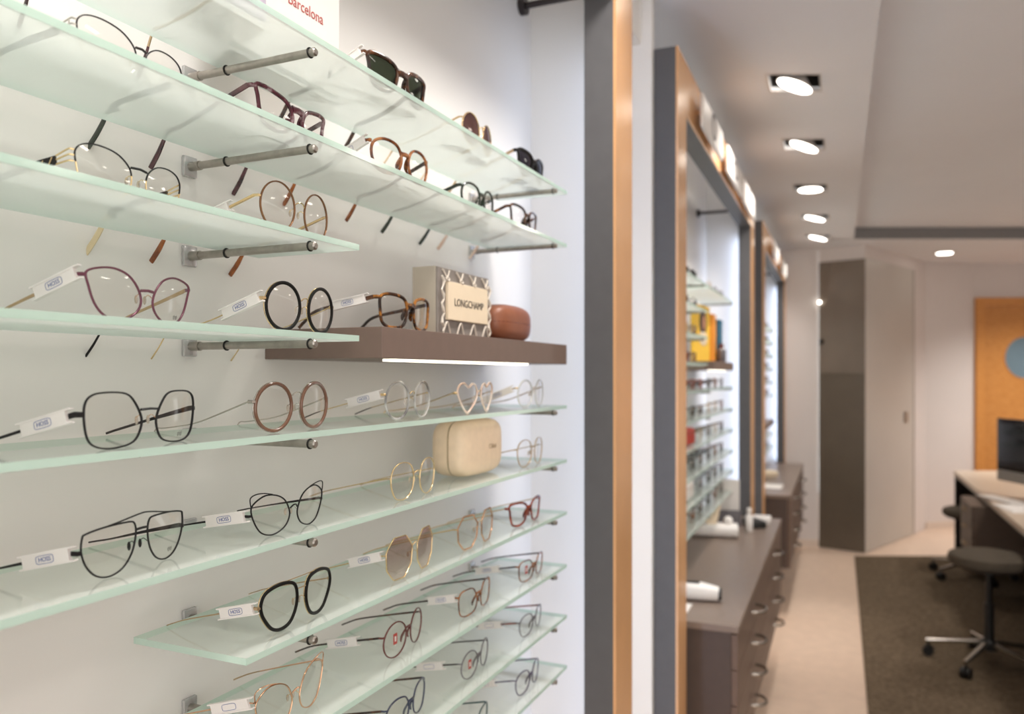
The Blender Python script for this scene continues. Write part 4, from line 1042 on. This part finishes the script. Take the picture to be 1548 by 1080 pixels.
# things on the near unit
o = thing('pupil_meter', (-0.455, 2.74, CT), R(6), 'white handheld measuring device with black tip on the near drawer unit', 'device')
m = MB(); m.sweep([(-0.14, 0, 0.030), (-0.06, 0, 0.032), (0.02, 0, 0.030), (0.075, 0, 0.025)], (0, 0, 1), [0.030, 0.036, 0.034, 0.024], [0.028, 0.031, 0.029, 0.023], n=20, sq=0.7)
m.build('body', M['white'], o)
MB().sweep([(0.0752, 0, 0.025), (0.085, 0, 0.025)], (0, 0, 1), [0.0225, 0.020], [0.0215, 0.019], n=16, sq=0.7).build('tip', M['castor'], o)
MB().rbox((-0.05, -0.016, 0.0595), (0.012, 0.004, 0.0635), 0.0015).build('viewing_slot', M['castor'], o)
o = tag(MB().rbox((-0.555, 2.57, CT - 0.0001), (-0.455, 2.66, CT + 0.006), 0.001).build('card_pad', M['white'], smooth=False), 'small white card pad at the near corner of the drawer unit', 'card')
o = thing('fitting_tray', (-0.56, 3.86, CT), R(8), 'white tray with a nose-shaped stand on the near drawer unit', 'tray')
m = MB(); m.sweep([(-0.13, 0, 0.030), (0.115, 0, 0.030)], (0, 0, 1), 0.06, 0.030, n=24, sq=0.6); m.build('tray', M['white'], o)
MB().sweep([(-0.02, 0.0, 0.058), (0.01, 0.0, 0.10), (0.025, 0.0, 0.155)], (0, 1, 0), [0.035, 0.018, 0.011], [0.03, 0.016, 0.010], n=14).build('stand', M['boxcream'], o)
m = MB(); m.ell((0.07, 0, 0.075), (0.022, 0.022, 0.022)); m.build('nose_knob', M['white'], o)
o = thing('spray_bottle', (-0.41, 4.03, CT), 0, 'slim white bottle standing at the far end of the near drawer unit', 'bottle')
MB().lathe([(0.016, 0), (0.018, 0.003), (0.018, 0.075), (0.010, 0.085)], 20).build('body', M['white'], o)
MB().lathe([(0.010, 0.0852), (0.012, 0.089), (0.012, 0.112), (0.009, 0.116)], 18).build('cap', M['card'], o)
o = thing('leaflet_holder', (-0.53, 4.18, CT), R(12), 'grey acrylic leaflet holder with a card on the near drawer unit', 'holder')
MB().rbox((-0.06, 0.03, 0.006), (0.06, 0.034, 0.23), 0.001).build('card', M['card'], o, smooth=False)
MB().rbox((-0.062, -0.04, 0), (0.062, 0.05, 0.006), 0.001).rbox((-0.062, -0.04, 0.006), (0.062, -0.036, 0.08), 0.001).build('pocket', M['greyac'], o, smooth=False)
o = tag(MB().rbox((-0.42, 4.27, CT - 0.0001), (-0.33, 4.36, CT + 0.03), 0.004).build('tissue_box', M['white']), 'low white box at the far corner of the near drawer unit', 'box')
o = thing('calculator', (-0.40, 4.17, CT), R(30), 'dark gadget lying beside the slim white bottle', 'device')
MB().rbox((-0.04, -0.06, 0), (0.04, 0.06, 0.035), 0.005).build('body', M['castor'], o)
MB().rbox((-0.03, 0.02, 0.0352), (0.03, 0.05, 0.037), 0.001).build('display', M['greyac'], o)
o = tag(MB().rbox((-0.60, 5.6, CT - 0.0001), (-0.36, 5.82, CT + 0.004), 0.001).build('paper_sheet', M['card'], smooth=False), 'white paper lying on the far drawer unit', 'paper')
o = thing('glasses_case', (-0.5, 6.2, CT), R(20), 'cream case lying on the far drawer unit', 'case')
pillow('body', 0.16, 0.06, 0.055, M['boxcream'], o, 0.5)
MB().sweep([(0.0797 * math.copysign(abs(math.cos(t)) ** .5, math.cos(t)), 0.0302 * math.copysign(abs(math.sin(t)) ** .5, math.sin(t)), 0.036) for t in [2 * PI * (i + .5) / 40 for i in range(40)]], (0, 0, 1), 0.0005, 0.001, closed=True, n=4).build('lid_seam', M['champ'], o)

# ------------------------------------------------------------------ desk side
XD, YD0, YD1 = 0.905, 3.3, 7.597
t = thing('desk', (XD, YD0, 0), 0, 'long pale topped desk with dark legs and drawers at the right', 'desk')
L = YD1 - YD0; sk = sn / cs
topz = 0.733
MB().prism([(0, 0), (0.85, 0), (0.85, L + 0.85 * sk), (0, L)], topz - 0.035, topz).build('desk_top', M['desktop'], t, smooth=False)
MB().prism([(0.006, 0.004), (0.845, 0.004), (0.845, L + 0.845 * sk - 0.004), (0.006, L - 0.004)], topz - 0.05, topz - 0.0352).build('edge_band', M['deskdark'], t, smooth=False)
MB().prism([(0.004, L - 0.05), (0.84, L - 0.05 + 0.84 * sk), (0.84, L - 0.005 + 0.84 * sk), (0.004, L - 0.005)], 0.008, topz - 0.0502).build('end_panel', M['deskdark'], t, smooth=False)
MB().box((0.55, 0.05, 0.008), (0.58, L - 0.05, topz - 0.0502)).build('modesty_panel', M['deskdark'], t, smooth=False)
MB().box((0.004, 0.05, 0.008), (0.84, 0.09, topz - 0.0502)).build('end_panel', M['deskdark'], t, smooth=False)
# hanging pedestal
ped = MB().rbox((-0.075, 2.64, 0.33), (0.40, 3.15, 0.682), 0.002).build('pedestal', M['pedestal'], t, smooth=False)
for i in range(3):
    z0 = 0.335 + i * 0.116
    dr = MB().rbox((-0.095, 2.645, z0), (-0.0752, 3.145, z0 + 0.112), 0.002).build('drawer', M['pedestal'], ped, smooth=False)
    MB().sweep([(-0.0952 - 0.022 * math.sin(a), 2.895 - 0.05 * math.cos(a), z0 + 0.06) for a in [PI * k / 10 for k in range(11)]], (0, 0, 1), 0.004, 0.005, n=6).build('handle', M['champ'], dr)

# computer
mx, my = 1.154, 6.00
t = thing('computer', (mx, my, topz + 0.0003), R(-64), 'black screened desktop computer with a silver chin on the desk', 'computer')
# local: x along the screen, -y faces the viewer side
MB().rbox((-0.31, -0.012, 0.165), (0.31, 0.008, 0.52), 0.004).build('bezel', M['screen'], t, smooth=False)
ch = MB().rbox((-0.31, -0.012, 0.092), (0.31, 0.008, 0.1648), 0.004).build('chin', M['alu'], t, smooth=False)
m = MB(); m.ell((0, -0.0125, 0.125), (0.010, 0.0006, 0.011)); m.ell((0.004, -0.0125, 0.141), (0.0035, 0.0006, 0.005)); m.build('emblem', M['screen'], ch)
m = MB(); m.sweep([(0, 0.06, 0.004), (0, 0.055, 0.08), (0, 0.02, 0.2), (0, 0.0075, 0.22)], (1, 0, 0), 0.005, 0.08, n=8, sq=0.5); m.rbox((-0.09, -0.09, 0), (0.09, 0.09, 0.006), 0.002)
m.build('stand', M['alu'], t)
t = thing('keyboard', (0.985, 5.90, topz + 0.0003), R(-66), 'slim pale keyboard on the desk before the computer', 'keyboard')
MB().rbox((-0.2, -0.06, 0), (0.2, 0.06, 0.008), 0.003).build('base', M['alu'], t)
m = MB()
for i in range(14):
    for j in range(5):
        m.box((-0.19 + i * 0.0272, -0.053 + j * 0.0215, 0.0081), (-0.19 + i * 0.0272 + 0.023, -0.053 + j * 0.0215 + 0.018, 0.0105))
k_ = m.build('keys', M['white'], t, smooth=False); k_['kind'] = 'stuff'
t = thing('paper_stack', (1.02, 5.55, topz + 0.0003), R(10), 'loose white papers on the desk on this side of the keyboard', 'paper')
MB().box((-0.1, -0.14, 0), (0.11, 0.15, 0.004)).build('sheet', M['card'], t, smooth=False)
MB().prism([(-0.08, -0.12), (0.13, -0.10), (0.10, 0.18), (-0.11, 0.16)], 0.0041, 0.006).build('sheet', M['white'], t, smooth=False)

def stool(x, y, rz, label, H=0.595):
    t = thing('stool', (x, y, 0.008), rz, label, 'stool', 'round swivel stools')
    MB().lathe([(0.05, H - 0.075), (0.17, H - 0.07), (0.190, H - 0.055), (0.195, H - 0.03), (0.188, H - 0.010), (0.16, H), (0.05, H + 0.002)], 40).build('seat', M['seat'], t)
    MB().lathe([(0.12, H - 0.088), (0.12, H - 0.0755)], 24).build('seat_plate', M['castor'], t)
    MB().lathe([(0.024, 0.12), (0.024, 0.33), (0.016, 0.331), (0.016, H - 0.0885)], 20).build('column', M['castor'], t)
    MB().lathe([(0.035, 0.085), (0.045, 0.09), (0.045, 0.125), (0.03, 0.14)], 20).build('hub', M['castor'], t)
    for i in range(5):
        a = 2 * PI * i / 5; c, s = math.cos(a), math.sin(a)
        lg = MB().sweep([(0.04 * c, 0.04 * s, 0.118), (0.17 * c, 0.17 * s, 0.10), (0.295 * c, 0.295 * s, 0.082)], (0, 0, 1), [0.02, 0.017, 0.014], [0.014, 0.011, 0.009], n=8, sq=0.7).build('leg', M['chrome'], t)
        m = MB(); pc = Vector((0.285 * c, 0.285 * s, 0.028)); sd = Vector((-s, c, 0))
        for q in (-0.014, 0.014):
            m.cyl(pc + sd * (q - 0.009), pc + sd * (q + 0.009), 0.0275, 18)
        m.cyl((0.285 * c, 0.285 * s, 0.03), (0.285 * c, 0.285 * s, 0.082), 0.008, 10)
        m.build('castor', M['castor'], lg)
    return t
stool(0.735, 4.80, R(-119), 'nearest round swivel stool with a dark fabric seat on a chrome star base')
x2, y2 = dz(5.95, (1468 - 774) / 1182 * 5.95)
stool(x2, y2, R(75), 'farther round swivel stool, half hidden behind the desk drawers', 0.525)

# ------------------------------------------------------------------ lamps
def downlight(x, y, tilt, i, far=False):
    lab = 'recessed square downlight, %s of the row along the soffit' % i if not far else 'recessed square downlight in the far soffit near the wooden door'
    t = thing('downlight', (x, y, CEIL), 0, lab, 'lamp', 'recessed ceiling downlights')
    m = MB(); h = HS
    def sh(x, y): return (x, y + x * TS)
    if not far:
        for x0, y0, x1, y1 in ((-h, -h, -h + 0.004, h), (h - 0.004, -h, h, h), (-h + 0.004, -h, h - 0.004, -h + 0.004), (-h + 0.004, h - 0.004, h - 0.004, h)):
            m.prism([sh(x0, y0), sh(x1, y0), sh(x1, y1), sh(x0, y1)], 0.013, 0.09)
        m.prism([sh(-h, -h), sh(h, -h), sh(h, h), sh(-h, h)], 0.0902, 0.094)
        m.build('housing', M['housing'], t, smooth=False)
    m = MB(); g = h + 0.006
    for x0, y0, x1, y1 in ((-g, -g, -h, g), (h, -g, g, g), (-h, -g, h, -h), (-h, h, h, g)):
        m.prism([sh(x0, y0), sh(x1, y0), sh(x1, y1), sh(x0, y1)], -0.0025, -0.0002)
    m.build('trim', M['trimwhite'], t, smooth=False)
    ax = Vector((-math.sin(tilt), 0, -math.cos(tilt)))
    c0 = Vector((0, 0, -0.012 if not far else -0.006))
    up = Vector((0, 1, 0))
    m = MB(); m.sweep([c0, c0 - ax * 0.04], up, [0.072, 0.03], [0.072, 0.03], n=28); 
    hd = m.build('reflector', M['trimwhite'] if not far else M['housing'], t)
    m = MB(); m.sweep([c0 + ax * 0.0005, c0 + ax * 0.004], up, 0.067, 0.067, n=28); m.build('lamp_glass', M['lamp'], hd)
    return c0, ax
spots = []
for i, y in enumerate(LAMPY):
    tl = R(24) if i in (4, 5, 7, 8, 2, 1) else R(2)
    if i in (7, 8): tl = R(16)
    if i >= 3:
        c0, ax = downlight(LX, y, tl, ['first', 'second', 'third', 'fourth', 'fifth', 'sixth'][i - 3])
    else:
        c0, ax = downlight(LX, y, tl, ['third overhead', 'second overhead', 'overhead lamp nearest'][i].replace('overhead lamp', 'overhead'))
    spots.append((LX, y, ax))
fx, fy = dz(7.24, (1428 - 774) / 1182 * 7.24)
downlight(fx, fy, 0, '', far=True)
FIELDXY = [(1.5, -1.0), (1.5, 1.3), (1.5, 3.6), (1.5, 5.9), (3.2, 0.2), (3.2, 3.0), (3.2, 5.8)]  # added unseen ceiling panels: room fill and square glints in the lenses
for i, (x, y) in enumerate(FIELDXY):
    t = thing('fill_panel', (x, y, CEIL + 0.0995), 0, 'added flat square fill panel in the raised ceiling field, out to the right of the view', 'lamp', 'added fill lamps of the raised ceiling field')
    MB().rbox((-0.20, -0.20, -0.018), (0.20, 0.20, 0.0), 0.003).build('rim', M['trimwhite'], t, smooth=False)
    MB().box((-0.175, -0.175, -0.0205), (0.175, 0.175, -0.0185)).build('diffuser', M['panel'], t, smooth=False)

def spot(x, y, z, aim, energy, color, angle=100, blend=0.8, rad=0.06):
    l = bpy.data.lights.new('downlight_or_fill_beam', 'SPOT'); l.energy = energy; l.color = color; l.spot_size = R(angle); l.spot_blend = blend; l.shadow_soft_size = rad
    o = bpy.data.objects.new('downlight_or_fill_beam', l); C.objects.link(o); o.location = (x, y, z)  # serves the downlights and the added fill spots alike
    o.rotation_euler = Vector(aim).to_track_quat('-Z', 'Y').to_euler()
WARM = (1.0, 0.958, 0.915)
for i, (x, y, ax) in enumerate(spots):
    if i == 0: spot(x, y, CEIL - 0.03, (ax.x, 0, ax.z), 8, WARM, 60, 1.0, 0.10)
    elif i in (3, 6): spot(x, y, CEIL - 0.03, (ax.x, 0, ax.z), POOL, WARM, 42, 0.9)
    else: spot(x, y, CEIL - 0.03, (ax.x, 0, ax.z), WASH, WARM, 112, 1.0, 0.10)
spot(fx, fy, CEIL - 0.03, (0.30, -0.16, -1), FAR, WARM, 66, 1.0)
spot(fx + 1.3 * cs, fy - 0.35 + 1.3 * sn, CEIL - 0.03, (0, 0, -1), 95, WARM, 128, 1.0)  # extra spot with no fixture, added to brighten the far wall
for x, y in FIELDXY:
    spot(x, y, CEIL + 0.04, (0, 0, -1), FIELD * (0.35 if y < 2 and x < 2 else 1.0), WARM, 150, 0.9, 0.12)  # fill light under the added ceiling panels

def area(loc, aim, sx, sy, energy, color, name):
    l = bpy.data.lights.new(name, 'AREA'); l.shape = 'RECTANGLE'; l.size = sx; l.size_y = sy; l.energy = energy; l.color = color
    o = bpy.data.objects.new(name, l); C.objects.link(o); o.location = loc
    o.rotation_euler = Vector(aim).to_track_quat('-Z', 'Z').to_euler()
area((2.2, -2.1, 1.6), (-0.35, 1, 0), 3.6, 2.2, REARFILL, (1.0, 0.96, 0.92), 'rear_fill_light')  # unseen area lamp added behind the camera as soft fill

# ------------------------------------------------------------------ world and colour
w = bpy.data.worlds.new('world'); bpy.context.scene.world = w; w.use_nodes = True
bg = w.node_tree.nodes['Background']; bg.inputs[0].default_value = (1.0, 0.97, 0.94, 1); bg.inputs[1].default_value = WORLD
vs = bpy.context.scene.view_settings
vs.view_transform = 'Standard'; vs.look = 'None'; vs.gamma = 1.0; vs.use_curve_mapping = False; vs.exposure = EXPO
cy = bpy.context.scene.cycles
cy.max_bounces = 10; cy.transparent_max_bounces = 24; cy.use_denoising = True
cy.caustics_reflective = False; cy.caustics_refractive = False; cy.sample_clamp_indirect = 4.0
